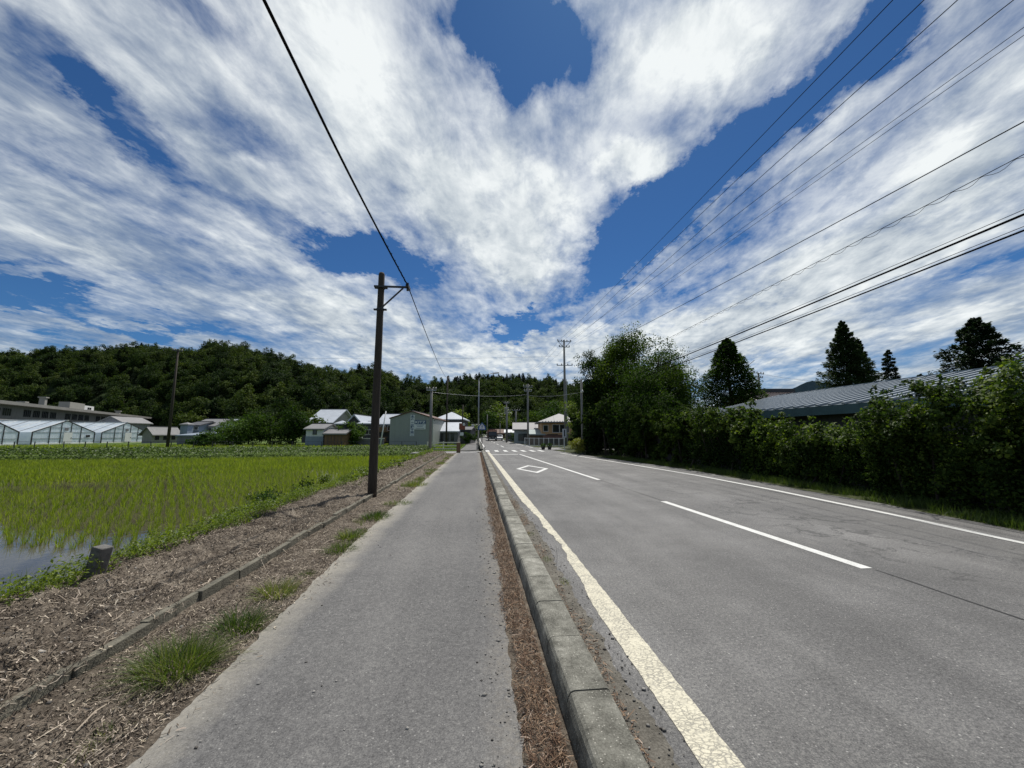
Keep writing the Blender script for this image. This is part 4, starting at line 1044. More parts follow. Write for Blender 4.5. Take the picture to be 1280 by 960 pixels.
# ------------------------------------------------------------------ hedge of shrubs and vines over a wall
def build_hedge():
    # concrete wall behind
    w = empty('retaining_wall', (11.0, 14, 0)); tag(w, 'dark concrete wall mostly hidden behind vines', 'wall')
    y = 2.0
    while y < 24:
        b = MB(); b.box(0, .18, y - 14 + .01, y + 1.99 - 14, -.1, 1.62 + random.uniform(-.02, .02)); b.build('panel', 'retaining_concrete', w, bevel=.01); y += 2.0
    G = 'shrubs along the right roadside'
    labels = ['vine covered shrub at the far right edge of the picture', 'tall vine mound under the right end of the metal roof',
              'sagging vine hedge below the middle of the metal roof eave', 'bright topped vine shrub left of the sagging hedge section',
              'round vine mound rising before the roof gap', 'lit vine shrub under the teal roof end', 'dark feathery shrub left of the lit vine shrub',
              'dark shrub with drooping fronds under the tree mass', 'low dark shrub nearest the lamp pole', 'dark shrub at the foot of the narrow dark tree', 'dark shrub beside the yellow corner bush', 'dark shrub filling the gap behind the lamp pole']
    # centre (x, y), half length, height
    spots = [(10.3, 5.2, 1.6, 2.75), (10.5, 7.6, 1.7, 2.8), (10.7, 10.4, 1.7, 1.95), (10.8, 13.0, 1.7, 2.15), (10.9, 15.6, 1.7, 2.75),
             (10.9, 18.6, 1.8, 2.70), (10.8, 21.6, 1.9, 3.1), (10.5, 25.2, 2.3, 3.7), (10.2, 29.5, 2.7, 4.2), (9.8, 33.6, 2.4, 3.6), (10.9, 37.0, 1.8, 2.6), (13.6, 38.0, 2.0, 3.2)]
    for i, ((x, y, hl, h), lab) in enumerate(zip(spots, labels)):
        rng = np.random.default_rng(100 + i); vine = i < 6
        o = empty('vine_shrub' if vine else 'roadside_shrub', (x, y, 0)); tag(o, lab, 'shrub', G)
        n = int(21000 * (1.1 if y < 14 else .9)); leaf = .085 if y < 12 else (.11 if y < 20 else .14)
        # lumpy surface: union of lobes; the top is full, the foot thin on vines
        k = 60
        cy = rng.uniform(-hl * 1.15, hl * 1.15, k); prof_ = h * (0.80 + 0.42 * (fbm((cy + y) * 1.3, cy * 0 + i, 77, 3) - .35))
        lo_ = .04 if not vine else (.16 if rng.random() < 2 else .3)
        C = np.stack([rng.uniform(-.75, .5, k), cy, prof_ * rng.uniform(lo_, .98, k) ** .8], 1)
        C[:, 0] = (.45 - 1.15 * np.clip(C[:, 2] / h, 0, 1) ** 2.2 + rng.uniform(-.3, .3, k)) if vine else C[:, 0] - .3 * (C[:, 2] / h - .4)
        k2 = rng.random(k) < .3; C[k2, 0] += rng.uniform(.3, .9, k2.sum()) * (1 if vine else 0)
        Rk = rng.uniform(.16, .42, k) * (1.15 if y > 17 else 1)
        w_ = rng.choice(k, n, p=Rk ** 2 / (Rk ** 2).sum())
        nt = n // 40; wt = rng.choice(k, nt, p=Rk ** 2 / (Rk ** 2).sum()); dt = rand_dirs(nt, rng)
        T = C[wt] + dt * (Rk[wt] * rng.uniform(.5, 1.25, nt))[:, None]; w_ = rng.integers(0, nt, n)
        o_ = rand_dirs(n, rng) * (rng.random((n, 1)) ** .45) * 1.75 * np.array([1, 1, .75]) * rng.uniform(.06, .13, nt)[w_][:, None]; q = T[w_] + o_; d = unit(o_ + dt[w_] * .1)
        q[:, 2] = np.abs(q[:, 2])
        nn = unit(d + np.array([-.2, -.2, .7]))
        v, f = leaf_quads(q, rng.uniform(.6, 1.25, n) * leaf, rng.uniform(.55, .95, n) * leaf, rng, nrm=nn, spread=.7)
        np_obj('foliage', v, [f], 'vine_leaf' if vine else 'hedge_leaf', o)
        if vine:
            m2 = 9000; nt = m2 // 40; T = np.stack([rng.uniform(-.35, .35, nt), rng.uniform(-hl * 1.15, hl * 1.15, nt), h * .62 * rng.random(nt) ** .8], 1)
            w2 = rng.integers(0, nt, m2); q2 = T[w2] + rng.normal(size=(m2, 3)) * .09; q2[:, 2] = np.abs(q2[:, 2])
            v, f = leaf_quads(q2, rng.uniform(.6, 1.2, m2) * leaf, rng.uniform(.4, .8, m2) * leaf, rng, nrm=np.tile([-.4, -.3, .6], (m2, 1)), spread=.8)
            np_obj('shaded_undergrowth', v, [f], 'hedge_leaf', o)  # darker plant on the lower face, overhang's shade put into its leaf colour
        # hanging shoots
        ns = 46; P = []; A = []
        for s in range(ns):
            p0 = np.array([rng.uniform(-1.0, .2), rng.uniform(-hl, hl), h * rng.uniform(.7, 1.0)]); dr = np.array([rng.normal(-.3, .4), rng.normal(0, .5), rng.uniform(.2, 1.0)])
            L = rng.uniform(.2, .6); tt = np.linspace(0, 1, 12)[:, None]
            pp = p0 + dr * L * tt + np.array([0, 0, -.8 * L]) * tt ** 2 + rng.normal(0, .02, (12, 3)); P.append(pp); A.append(np.tile(dr, (12, 1)))
        P = np.concatenate(P); v, f = leaf_quads(P, leaf * 1.0, leaf * .7, rng, spread=.8); sh = np_obj('shoots', v, [f], 'vine_leaf' if vine else 'hedge_leaf', o); sh['kind'] = 'stuff'
        b = MB()
        for s in range(12):
            t_ = C[s]; b.tube([(rng.uniform(-.5, .4), t_[1] * .9, -.05), (t_[0] * .7, t_[1], t_[2] * .6), tuple(t_)], [.035, .025, .01], 6)
        b.build('stem', 'bark', o)['kind'] = 'stuff'
    # feathery fronds rising over the dark shrubs
    for i, (px, py, dep) in enumerate(((805, 508, 24), (838, 503, 23), (868, 508, 22))):
        p = PD(px, py, dep); o = empty('frond_shrub', (p.x, p.y, 0)); tag(o, ['feathery frond shrub left of three beneath the round tree', 'feathery frond shrub in the middle beneath the round tree', 'feathery frond shrub on the right beneath the round tree'][i], 'shrub', 'feathery fronds over the dark hedge')
        rng = np.random.default_rng(300 + i); P = []; b = MB()
        for s in range(16):
            az = s * 2.4; L = rng.uniform(.8, 1.4); z0 = p.z - .7; tt = np.linspace(0, 1, 40)[:, None]
            d = np.array([math.cos(az), math.sin(az), 0]); up_ = rng.uniform(.5, 1.5); c = np.array([0, 0, z0 - rng.uniform(0, .5)]) + d * L * tt * rng.uniform(.6, 1) + np.array([0, 0, up_ * L]) * tt - np.array([0, 0, .6 * L]) * tt ** 2
            b.tube([tuple(c[0]), tuple(c[20]), tuple(c[-1])], [.012, .008, .003], 4)
            sd_ = np.array([-d[1], d[0], 0]); c2 = np.repeat(c, 3, 0) + sd_ * rng.normal(0, .09, (120, 1)); P.append(c2)
        b.tube([(0, 0, -.05), (0, 0, p.z - .7)], .04, 6)
        b.build('stem', 'bark', o); P = np.concatenate(P); v, f = leaf_quads(P, .14, .035, rng, nrm=np.tile([0, 0, 1.], (len(P), 1)), spread=.8); np_obj('foliage', v, [f], 'hedge_leaf', o)
build_hedge()

# ------------------------------------------------------------------ hill and forest
SKY_PX = [-500, -200, 0, 50, 110, 165, 215, 270, 310, 350, 380, 430, 445, 470, 500, 520, 545, 558, 600, 640, 680, 720, 780, 900, 1000]
SKY_PY = [452, 446, 440, 437, 436, 432, 440, 431, 440, 450, 456, 468, 460, 463, 472, 476, 478, 472, 467, 468, 471, 478, 486, 500, 520]
def hill_h(px, dep):
    top = np.interp(px, SKY_PX, SKY_PY)
    d0 = np.interp(px, [-500, 180, 260, 400, 560, 700, 1000], [175, 178, 150, 135, 175, 190, 200]); d1 = np.interp(px, [-500, 200, 400, 540, 570, 1000], [300, 285, 260, 270, 320, 340])
    u = -(top - 480) / FPX; ff = np.cos(PITCH) - np.sin(PITCH) * u; zz = np.sin(PITCH) + np.cos(PITCH) * u
    Ht = CZ + zz / ff * d1 - 12.0
    t = np.clip((dep - d0) / (d1 - d0), 0, 1.25); s = np.sin(np.minimum(t, 1) * math.pi / 2) ** 1.15
    s = np.where(t > 1, 1 - (t - 1) * 1.2, s)
    return np.maximum(Ht, 2) * s + 1.5, t
def cam_xy(px, dep):
    r = (px - 640) / FPX
    # horizontal direction at the horizon for this column
    u = -(HORY - 480) / FPX; f = math.cos(PITCH) - math.sin(PITCH) * u
    X = (r * math.cos(YAW) + f * math.sin(YAW)) / f * dep; Y = (-r * math.sin(YAW) + f * math.cos(YAW)) / f * dep
    return X, Y
def build_hill():
    pxs = np.linspace(-500, 1000, 120); deps = np.linspace(120, 400, 40)
    P, D = np.meshgrid(pxs, deps); Z, t = hill_h(P, D); X, Y = cam_xy(P, D)
    Z = Z - 1.8 * (1 - np.clip((D - 120) / 40, 0, 1)) + np.where(t <= 0, 0, 1.5 * (fbm(X * .03, Y * .03, 5) - .5))
    v = np.stack([X.ravel(), Y.ravel(), Z.ravel()], 1); nx = len(pxs)
    i = (np.arange(len(deps) - 1)[:, None] * nx + np.arange(nx - 1)[None]).ravel(); f = np.stack([i, i + 1, i + nx + 1, i + nx], 1)
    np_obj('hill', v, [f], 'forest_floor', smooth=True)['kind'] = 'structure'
    # far mountains at the right
    V = []; F = []
    for k, px in enumerate(np.linspace(900, 1300, 60)):
        py = 484 + 6 * math.sin(px * .035) + 3 * math.sin(px * .11) + (px < 985) * (985 - px) * .12
        p = PD(px, py, 2600); V += [(p.x, p.y, -5), (p.x, p.y, p.z), (p.x * 1.3, p.y * 1.3, p.z * .4)]
        if k: a = 3 * k; F += [(a - 3, a, a + 1, a - 2), (a - 2, a + 1, a + 2, a - 1)]
    np_obj('mountain', np.array(V), [np.array(F)], 'haze_tinted_hill', smooth=True)['kind'] = 'structure'
def build_forest():
    # source trees: real trees at the hill foot, also repeated by the wood
    protoB = bpy.data.collections.new('broadleaf_crowns'); protoC = bpy.data.collections.new('conifer_crowns')
    rng = np.random.default_rng(5)
    foot = [ # px, depth, kind, H, R, label
        (243, 150, 'broad', 11, 5.5, 'rounded green tree on the hill foot above the blue grey house'),
        (330, 140, 'broad', 12, 5.2, 'dark broad tree on the hill foot above the garden trees'),
        (395, 132, 'broad', 10, 4.6, 'tree on the slope just above the large white roof'),
        (440, 150, 'broad', 13, 5.0, 'tall slope tree above the gabled house with white rake'),
        (150, 190, 'broad', 13, 6.0, 'dark tree right behind the end of the school roof'),
        (520, 160, 'spire', 15, 4.2, 'pointed conifer behind the green gabled building'),
        (548, 168, 'spire', 14, 4.0, 'pointed conifer behind the concrete lane pole'),
        (445, 215, 'cone', 14, 5.0, 'dark conifer standing out on the skyline left of the wooden pole')]
    G = 'trees along the foot of the wooded hill'
    for i, (px, dep, kind, H, Rr, lab) in enumerate(foot):
        x, y = cam_xy(px, dep); z = float(hill_h(np.array(px), np.array(dep))[0]) - 1.5
        br = kind == 'broad'
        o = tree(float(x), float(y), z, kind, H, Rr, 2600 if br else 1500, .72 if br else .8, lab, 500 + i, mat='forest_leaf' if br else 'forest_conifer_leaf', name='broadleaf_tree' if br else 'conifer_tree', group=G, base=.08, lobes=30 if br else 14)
        (protoB if br else protoC).objects.link([c for c in o.children if c.name.startswith('crown')][0])
    # points
    n = 5200; px = rng.uniform(-420, 860, n); dep = rng.uniform(135, 345, n)
    z, t = hill_h(px, dep); X, Y = cam_xy(px, dep)
    m_ = (t > .02) & (t < 1.12); keep = m_ & (rng.random(n) < np.clip(dep / 345, 0, 1)); px, dep, z, t, X, Y = (a[keep] for a in (px, dep, z, t, X, Y))
    con = (rng.random(len(px)) < np.where(px > 545, np.where(t > .62, .95, .15), np.where(px < 170, .25, .08 + .22 * (t > .85))))
    print('forest trees', len(px), con.sum())
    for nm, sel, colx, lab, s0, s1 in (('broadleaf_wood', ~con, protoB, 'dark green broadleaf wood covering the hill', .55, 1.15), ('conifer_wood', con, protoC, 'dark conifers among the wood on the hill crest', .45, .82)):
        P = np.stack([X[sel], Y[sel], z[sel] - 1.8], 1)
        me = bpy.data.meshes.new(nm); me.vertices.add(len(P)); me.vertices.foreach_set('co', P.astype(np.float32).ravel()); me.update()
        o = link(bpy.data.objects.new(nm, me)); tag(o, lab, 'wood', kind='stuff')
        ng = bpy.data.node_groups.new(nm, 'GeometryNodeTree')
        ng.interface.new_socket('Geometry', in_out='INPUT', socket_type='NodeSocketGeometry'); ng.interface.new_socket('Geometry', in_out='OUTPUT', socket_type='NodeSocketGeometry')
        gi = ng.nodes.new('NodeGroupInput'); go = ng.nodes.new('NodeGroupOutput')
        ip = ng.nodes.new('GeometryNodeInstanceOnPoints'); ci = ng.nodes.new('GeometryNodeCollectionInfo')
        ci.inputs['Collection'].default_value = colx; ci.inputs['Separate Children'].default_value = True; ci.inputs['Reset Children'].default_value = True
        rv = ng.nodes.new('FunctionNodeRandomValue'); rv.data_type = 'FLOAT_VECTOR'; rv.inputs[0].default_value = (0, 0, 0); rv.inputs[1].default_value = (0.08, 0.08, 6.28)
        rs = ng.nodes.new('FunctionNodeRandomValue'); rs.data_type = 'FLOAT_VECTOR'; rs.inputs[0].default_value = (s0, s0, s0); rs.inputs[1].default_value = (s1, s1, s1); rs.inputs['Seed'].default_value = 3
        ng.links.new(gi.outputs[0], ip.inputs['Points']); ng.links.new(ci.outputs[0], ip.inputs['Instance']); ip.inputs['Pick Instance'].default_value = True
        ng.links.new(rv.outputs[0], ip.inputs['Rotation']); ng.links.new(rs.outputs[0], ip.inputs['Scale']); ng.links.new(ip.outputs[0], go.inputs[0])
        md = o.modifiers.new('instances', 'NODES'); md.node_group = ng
build_hill(); build_forest()

def build_garden_trees():
    G = 'garden trees among the village houses'
    def T(px, topy, dep, Rr, n, label, seed, kind='broad', mat='tree_leaf', base=0.0, leaf=.3, name='garden_tree', trunk=True):
        x, y, z = at_ground(px, dep); H = PD(px, topy, dep).z - z
        tree(x, y, z, kind, H, Rr, n, leaf, label, seed, mat=mat, name=name, group=G, base=base, lobes=26, trunk=trunk)
    T(288, 524, 56, 3.2, 4200, 'low rounded bright green tree left of two dark garden trees', 31, mat='bush_leaf')
    T(338, 512, 60, 3.6, 4200, 'dark rounded garden tree between bright tree and white shed', 32)
    T(312, 518, 62, 3.2, 3600, 'dark garden tree in the middle of the three by the field', 33)
    T(368, 508, 58, 3.0, 4200, 'tall dark garden tree beside the white and grey shed', 34)
    T(258, 540, 52, 1.8, 1600, 'pale spreading bush in front of the blue grey house', 35, mat='bush_leaf')
    T(399, 518, 62, 1.5, 1100, 'small tree in front of the large white roof', 36)
    T(441, 527, 56, 1.9, 2200, 'feathery green tree right of the brown shed', 37, mat='bush_leaf')
    T(625, 502, 135, 5.5, 3600, 'bright yellow green tree over the far end of the road', 38, mat='pale_tree_leaf', leaf=.55)
    T(612, 514, 128, 3.6, 2200, 'yellow green tree just left of the bright far tree', 39, mat='bush_leaf', leaf=.5)
    T(572, 512, 110, 3.0, 2200, 'yellowish tree rising behind the two tier white roofs', 40, mat='pale_tree_leaf', leaf=.5)
    T(594, 530, 90, 2.2, 1800, 'dark hedge tree on left of the far sidewalk', 41, leaf=.3)
    T(586, 540, 62, 1.2, 1500, 'dark bush beside the reddish sign and sidewalk', 42, leaf=.18, trunk=False)
    T(664, 513, 85, 3.0, 2400, 'green tree behind the grey green building', 43, leaf=.4)
    T(690, 500, 110, 6.0, 4000, 'rounded hillside tree behind the tan house roof', 44, mat='bush_leaf', leaf=.55)
    T(648, 540, 80, 1.6, 900, 'small shrub before the grey green building', 45, leaf=.25, trunk=False)
build_garden_trees()

# ------------------------------------------------------------------ buildings
def gable_house(name, label, loc, rz, w, d, eave, ridge, wall, roof, axis='x', over=.5, thick=.18, cat='house', gable=None, group=None):
    """footprint: x 0..w, y 0..d in local space, front is y=0. axis: ridge runs along x or y, or 'hip', 'mono'."""
    o = empty(name, loc, rz); tag(o, label, cat, group)
    b = MB(); T = (ridge - eave)
    if axis == 'x':
        b.add([(0, 0, 0), (w, 0, 0), (w, d, 0), (0, d, 0), (0, 0, eave), (w, 0, eave), (w, d, eave), (0, d, eave), (0, d / 2, ridge), (w, d / 2, ridge)],
              [(0, 1, 5, 4), (2, 3, 7, 6), (1, 2, 6, 9, 5), (3, 0, 4, 8, 7)])
        k = T / (d / 2); zo = eave - over * k
        r = MB()
        r.prism([(-over, -over, zo), (w + over, -over, zo), (w + over, d / 2, ridge), (-over, d / 2, ridge)], (0, 0, thick))
        r.prism([(-over, d / 2 + .004, ridge), (w + over, d / 2 + .004, ridge), (w + over, d + over, zo), (-over, d + over, zo)], (0, 0, thick))
        ridge_pts = ((-over, d / 2, ridge + thick), (w + over, d / 2, ridge + thick))
    elif axis == 'y':
        b.add([(0, 0, 0), (w, 0, 0), (w, d, 0), (0, d, 0), (0, 0, eave), (w, 0, eave), (w, d, eave), (0, d, eave), (w / 2, 0, ridge), (w / 2, d, ridge)],
              [(0, 1, 5, 8, 4), (2, 3, 7, 9, 6), (1, 2, 6, 5), (3, 0, 4, 7)])
        k = T / (w / 2); zo = eave - over * k; r = MB()
        r.prism([(-over, -over, zo), (w / 2, -over, ridge), (w / 2, d + over, ridge), (-over, d + over, zo)], (0, 0, thick))
        r.prism([(w / 2 + .004, -over, ridge), (w + over, -over, zo), (w + over, d + over, zo), (w / 2 + .004, d + over, ridge)], (0, 0, thick))
        ridge_pts = ((w / 2, -over, ridge + thick), (w / 2, d + over, ridge + thick))
    elif axis == 'hip':
        b.box(0, w, 0, d, 0, eave); r = MB(); h = min(w, d) / 2
        if w >= d: A, B_ = (h, d / 2, ridge), (w - h, d / 2, ridge)
        else: A, B_ = (w / 2, h, ridge), (w / 2, d - h, ridge)
        c = [(-over, -over, eave), (w + over, -over, eave), (w + over, d + over, eave), (-over, d + over, eave)]
        if w > d + .01:
            top = [(c[0], c[1], B_, A), (c[2], c[3], A, B_), (c[1], c[2], B_), (c[3], c[0], A)]
        elif d > w + .01:
            top = [(c[0], c[1], A), (c[2], c[3], B_), (c[1], c[2], B_, A), (c[3], c[0], A, B_)]
        else: top = [(c[i], c[(i + 1) % 4], A) for i in range(4)]
        for t_ in top: r.add([(p[0], p[1], p[2] + thick) for p in t_], [tuple(range(len(t_)))])
        r.add([*c, *[(p[0], p[1], p[2] + thick) for p in c]], [(3, 2, 1, 0), (0, 1, 5, 4), (1, 2, 6, 5), (2, 3, 7, 6), (3, 0, 4, 7)])
        ridge_pts = ((A[0], A[1], A[2] + thick), (B_[0] + .01, B_[1], B_[2] + thick))
    else:   # mono: high at the back
        b.add([(0, 0, 0), (w, 0, 0), (w, d, 0), (0, d, 0), (0, 0, eave), (w, 0, eave), (w, d, ridge), (0, d, ridge)],
              [(0, 1, 5, 4), (2, 3, 7, 6), (1, 2, 6, 5), (3, 0, 4, 7)])
        k = T / d; r = MB(); r.prism([(-over, -over, eave - over * k), (w + over, -over, eave - over * k), (w + over, d + over, ridge + over * k), (-over, d + over, ridge + over * k)], (0, 0, thick)); ridge_pts = None
    b.build('wall', wall, o)
    ro = r.build('roof', roof, o)
    if ridge_pts:
        c = MB(); c.bar(ridge_pts[0], ridge_pts[1], .22, .14); c.build('ridge_cap', 'dark_roof' if roof not in ('metal_roof',) else 'metal_roof', ro)
    return o
def window(o, x0, x1, z0, z1, side='front', w=0, d=0, mull=1, frame='white_paint_metal', wall_off=0.0):
    """framed window on a wall of the house"""
    f = MB(); g = MB(); t = .06
    def P(a, z, q):
        if side == 'front': return (a, -q, z)
        if side == 'right': return (w + q, a, z)
        if side == 'left': return (-q, a, z)
        return (a, d + q, z)
    def bx(m, a0, a1, c0, c1, q0, q1):
        m.add([P(a0, c0, q0), P(a1, c0, q0), P(a1, c1, q0), P(a0, c1, q0), P(a0, c0, q1), P(a1, c0, q1), P(a1, c1, q1), P(a0, c1, q1)],
              [(0, 3, 2, 1), (4, 5, 6, 7), (0, 1, 5, 4), (1, 2, 6, 5), (2, 3, 7, 6), (3, 0, 4, 7)])
    bx(f, x0 - t, x1 + t, z1, z1 + t, .0, .07); bx(f, x0 - t, x1 + t, z0 - t, z0, .0, .09)
    bx(f, x0 - t, x0, z0, z1, .0, .07); bx(f, x1, x1 + t, z0, z1, .0, .07)
    for i in range(mull):
        c = x0 + (x1 - x0) * (i + 1) / (mull + 1); bx(f, c - .025, c + .025, z0, z1, .0, .06)
    win = f.build('window', frame, o)
    bx(g, x0, x1, z0, z1, .005, .03); g.build('pane', 'window_glass', win)
    return win
def facing(px0, px1, dep0, dep1=None):
    """location, rotation and width of a front wall seen between two columns"""
    a = PD(px0, HORY, dep0); b = PD(px1, HORY, dep1 or dep0); v = b - a
    return (a.x, a.y, float(rise(a.y)) - .02), math.atan2(v.y, v.x), math.hypot(v.x, v.y)
def zat(py, dep): return PD(640, py, dep).z
def build_village():
    # --- green gabled building with the sign
    loc, rz, w = facing(487, 541, 56); e = zat(523, 56); r = zat(514.5, 56)
    o = gable_house('gabled_workshop', 'pale green gabled workshop with blue signs on its front', loc, rz, w, 13, e, r, 'green_siding', 'brown_roof', 'y', over=.12, thick=.14, cat='building')
    ribs = MB()
    n = 26
    for i in range(1, n):
        x = w * i / n; h = e + (r - e) * (1 - abs(x - w / 2) / (w / 2)) - .08
        ribs.box(x - .02, x + .02, -.025, 0, .45, h)
    ribs.box(-.02, w + .02, -.05, 0, -.05, .42)
    ribs.build('siding_rib', 'green_siding', o)
    sv = MB(); X = lambda px: (px - 487) / 54 * w
    zt, zb = zat(518.5, 56), zat(545, 56); xa, xb = X(512.5), X(517.8)
    sv.box(xa, xb, -.07, -.03, zb, zt); pv = sv.build('vertical_sign', 'sign_white', o)
    def text(s, size, x, z, q, mat, parent, nm='lettering', sx=1.0, bold=.0):
        cu = bpy.data.curves.new(nm, 'FONT'); cu.body = s; cu.size = size; cu.extrude = .004; cu.align_x = 'CENTER'; cu.align_y = 'CENTER'; cu.offset = bold
        tmp = bpy.data.objects.new(nm, cu); COL.objects.link(tmp)
        me = bpy.data.meshes.new_from_object(tmp.evaluated_get(bpy.context.evaluated_depsgraph_get())); bpy.data.objects.remove(tmp)
        me.materials.clear(); me.materials.append(MATS[mat])
        t_ = bpy.data.objects.new(nm, me); link(t_, parent); t_.location = (x, q, z); t_.rotation_euler = (R(90), 0, 0); t_.scale = (sx, 1, 1); return t_
    ch = '水ワニ設工業'
    for i, c in enumerate(ch): text(c, .50, (xa + xb) / 2, zt - .28 - i * (zt - zb - .1) / 6, -.078, 'sign_navy', pv, bold=.012)
    sg = MB(); sg.box(X(517.9), X(532), -.09, -.03, zat(530, 56), zat(525.2, 56)); ps = sg.build('name_sign', 'sign_navy', o)
    text('KITZ', .50, X(525), zat(527.7, 56), -.096, 'sign_white', ps, sx=1.35, bold=.016)
    sg = MB(); sg.box(X(517.9), X(532), -.085, -.03, zat(536.6, 56), zat(530.1, 56)); p2 = sg.build('notice_panel', 'sign_white', o)
    for zz, xw in ((531.3, .5), (533.0, .42), (535.2, .6)):
        lb = MB(); a0 = X(525) - xw; z_ = zat(zz, 56); nseg = 7
        for i in range(nseg): lb.box(a0 + i * xw * 2 / nseg, a0 + (i + .65) * xw * 2 / nseg, -.09, -.0855, z_ - .04, z_ + .04)
        lb.build('print_line', 'sign_navy' if zz < 534 else 'sign_black', p2)['kind'] = 'stuff'
    # white gabled wing right behind it
    loc, rz, w = facing(541, 549, 57, 66)
    o = gable_house('white_annex', 'narrow white annex between the green workshop and lane pole', loc, rz, w, 4, zat(527, 60), zat(524, 60), 'white_wall', 'brown_roof', 'x', over=.2, cat='building')
    window(o, w * .35, w * .55, .9, 2.1, mull=0)
    # --- balcony building left of it
    loc, rz, w = facing(472, 500, 64); ev = zat(530, 64)
    o = gable_house('balcony_house', 'two storey house with brown balconies left of the green workshop', loc, rz, w, 7, ev, zat(517, 64) , 'dark_wall', 'white_roof', 'x', over=.3)
    for k, zb in enumerate((.45, 2.0)):
        bb = MB(); bb.box(.1, w * .55, -1.0, 0, zb, zb + .12)
        for i in range(12): bb.box(.1 + i * w * .45 / 12, .1 + i * w * .45 / 12 + .14, -1.0, -.95, zb + .12, zb + .7)
        bb.box(.1, w * .55, -1.02, -.96, zb + .7, zb + .78)
        if zb + .8 < ev: bb.build('balcony', 'brown_wall', o)
    for x in (.4, 1.6, 2.8): window(o, x, x + .8, ev - 1.0, ev - .3, mull=0)
    # --- dark house behind the wooden pole
    loc, rz, w = facing(452, 473, 66)
    o = gable_house('dark_house', 'dark walled house hidden behind the wooden pole', loc, rz, w, 7, zat(530, 66), zat(527, 66), 'dark_wall', 'white_roof', 'x', over=.3)
    window(o, .6, 1.8, 1.6, 2.4)
    # --- gable house with white rake
    loc, rz, w = facing(433, 452, 74)
    gable_house('rake_roof_house', 'dark gable end house with one sunlit white roof slope', loc, rz, w, 8, zat(530, 74), zat(519.5, 74), 'dark_wall', 'white_roof', 'y', over=.5, thick=.3)
    loc, rz, w = facing(447, 456, 72); gable_house('lean_to', 'small white roofed lean to right of the dark gable house', loc, rz, w, 3, zat(530, 72), zat(527, 72), 'dark_wall', 'white_roof', 'mono', over=.2, cat='shed')
    # --- large white roof house
    loc, rz, w = facing(386, 413, 76)
    o = gable_house('white_roof_house', 'large house with broad white roof and dark ridge', loc, rz, w, 11, zat(527.5, 76), zat(512.5, 81.5), 'cream_wall', 'white_roof', 'x', over=.6)
    loc, rz, w = facing(414, 424, 77, 80); gable_house('side_roof_house', 'white sloping side roof right of the large white roof', loc, rz, w, 6, zat(531, 77), zat(524, 77), 'dark_wall', 'white_roof', 'x', over=.3)
    loc, rz, w = facing(419, 430, 72); gable_house('small_hip_house', 'small pyramidal white roof between the two larger houses', loc, rz, w, w, zat(530.5, 72), zat(526.5, 72), 'dark_wall', 'white_roof', 'hip', over=.3)
    # --- two sheds
    loc, rz, w = facing(382.5, 404, 54); d = 4.5
    o = gable_house('white_storehouse', 'small storehouse with white upper and blue grey lower wall', loc, rz, w, d, zat(536.5, 54), zat(531, 56.5), 'white_wall', 'grey_roof', 'x', over=.3, cat='shed')
    lo = MB(); lo.box(-.03, w + .03, -.035, 0, 0, 1.35); lo.build('lower_cladding', 'blue_grey_wall', o); window(o, w * .42, w * .60, 1.65, 2.15, mull=0, frame='dark_metal')
    loc, rz, w = facing(406, 431, 53.5)
    o = gable_house('brown_shed', 'low brown shed with pale metal roof beside the storehouse', loc, rz, w, 3.6, zat(542.5, 53.5), zat(537.5, 55), 'brown_wall', 'grey_roof', 'x', over=.25, cat='shed')
    for i in range(1, 6):
        s = MB(); s.box(w * i / 6 - .02, w * i / 6 + .02, -.03, 0, 0, zat(543.5, 53.5)); s.build('post', 'dark_wall', o)
    b = MB(); loc, rz, w = facing(436, 480, 57); b.box(0, w, 0, .2, -.1, zat(548.5, 57)); o = b.build('garden_wall', 'slate_wall', loc=loc); o.rotation_euler = (0, 0, rz); tag(o, 'low garden wall behind the fence left of balconies', 'wall')
    c = MB(); c.box(-.03, w + .03, -.04, .24, zat(548.4, 57), zat(547.6, 57)); c.build('coping', 'white_wall', o)
    b = MB(); loc, rz, w = facing(442, 450, 58.5); b.box(0, w, 0, 1.2, -.1, zat(545.5, 58.5)); o = b.build('white_tank', 'white_wall', loc=loc, bevel=.05); o.rotation_euler = (0, 0, rz); tag(o, 'white box standing on the low garden wall', 'tank')
    # --- blue grey house
    loc, rz, w = facing(222, 256, 60)
    o = gable_house('low_blue_house', 'long low blue grey wing of the house by the field', loc, rz, w, 5, zat(545, 60), zat(541, 62), 'slate_wall', 'blue_grey_wall', 'mono', over=.2)
    loc, rz, w = facing(240, 266, 66); E_ = zat(532.5, 66)
    o = gable_house('blue_house', 'white fronted house with grey roof between field and hill', loc, rz, w, 7, E_, zat(524.5, 69), 'white_wall', 'grey_roof', 'x', over=.5)
    window(o, w * .38, w * .58, zat(541, 66), zat(534, 66)); window(o, w * .70, w * .90, zat(538.5, 66), zat(535, 66))
    loc, rz, w = facing(224.5, 233.5, 62)
    gable_house('turret_shed', 'small turret like shed with pyramid roof', loc, rz, w, w, zat(531.5, 62), zat(529, 62), 'blue_grey_wall', 'grey_roof', 'hip', over=.15, cat='shed')
    loc, rz, w = facing(233, 248, 64); o = gable_house('grey_wing', 'grey middle wing between turret shed and white fronted house', loc, rz, w, 5, zat(532, 64), zat(528, 66), 'blue_grey_wall', 'dark_roof', 'x', over=.3)
    window(o, .5, 1.8, zat(537, 64), zat(533.5, 64))
    loc, rz, w = facing(262, 281, 78); gable_house('pale_roof_house', 'house with pale sunlit roof behind the bright garden tree', loc, rz, w, 6, zat(530.5, 78), zat(524.5, 81), 'slate_wall', 'white_roof', 'x', over=.5)
    # --- school
    A_ = PD(-60, HORY, 79); B_ = PD(187, HORY, 181); v = B_ - A_; L = v.length; rz = math.atan2(v.y, v.x); H = 9.0
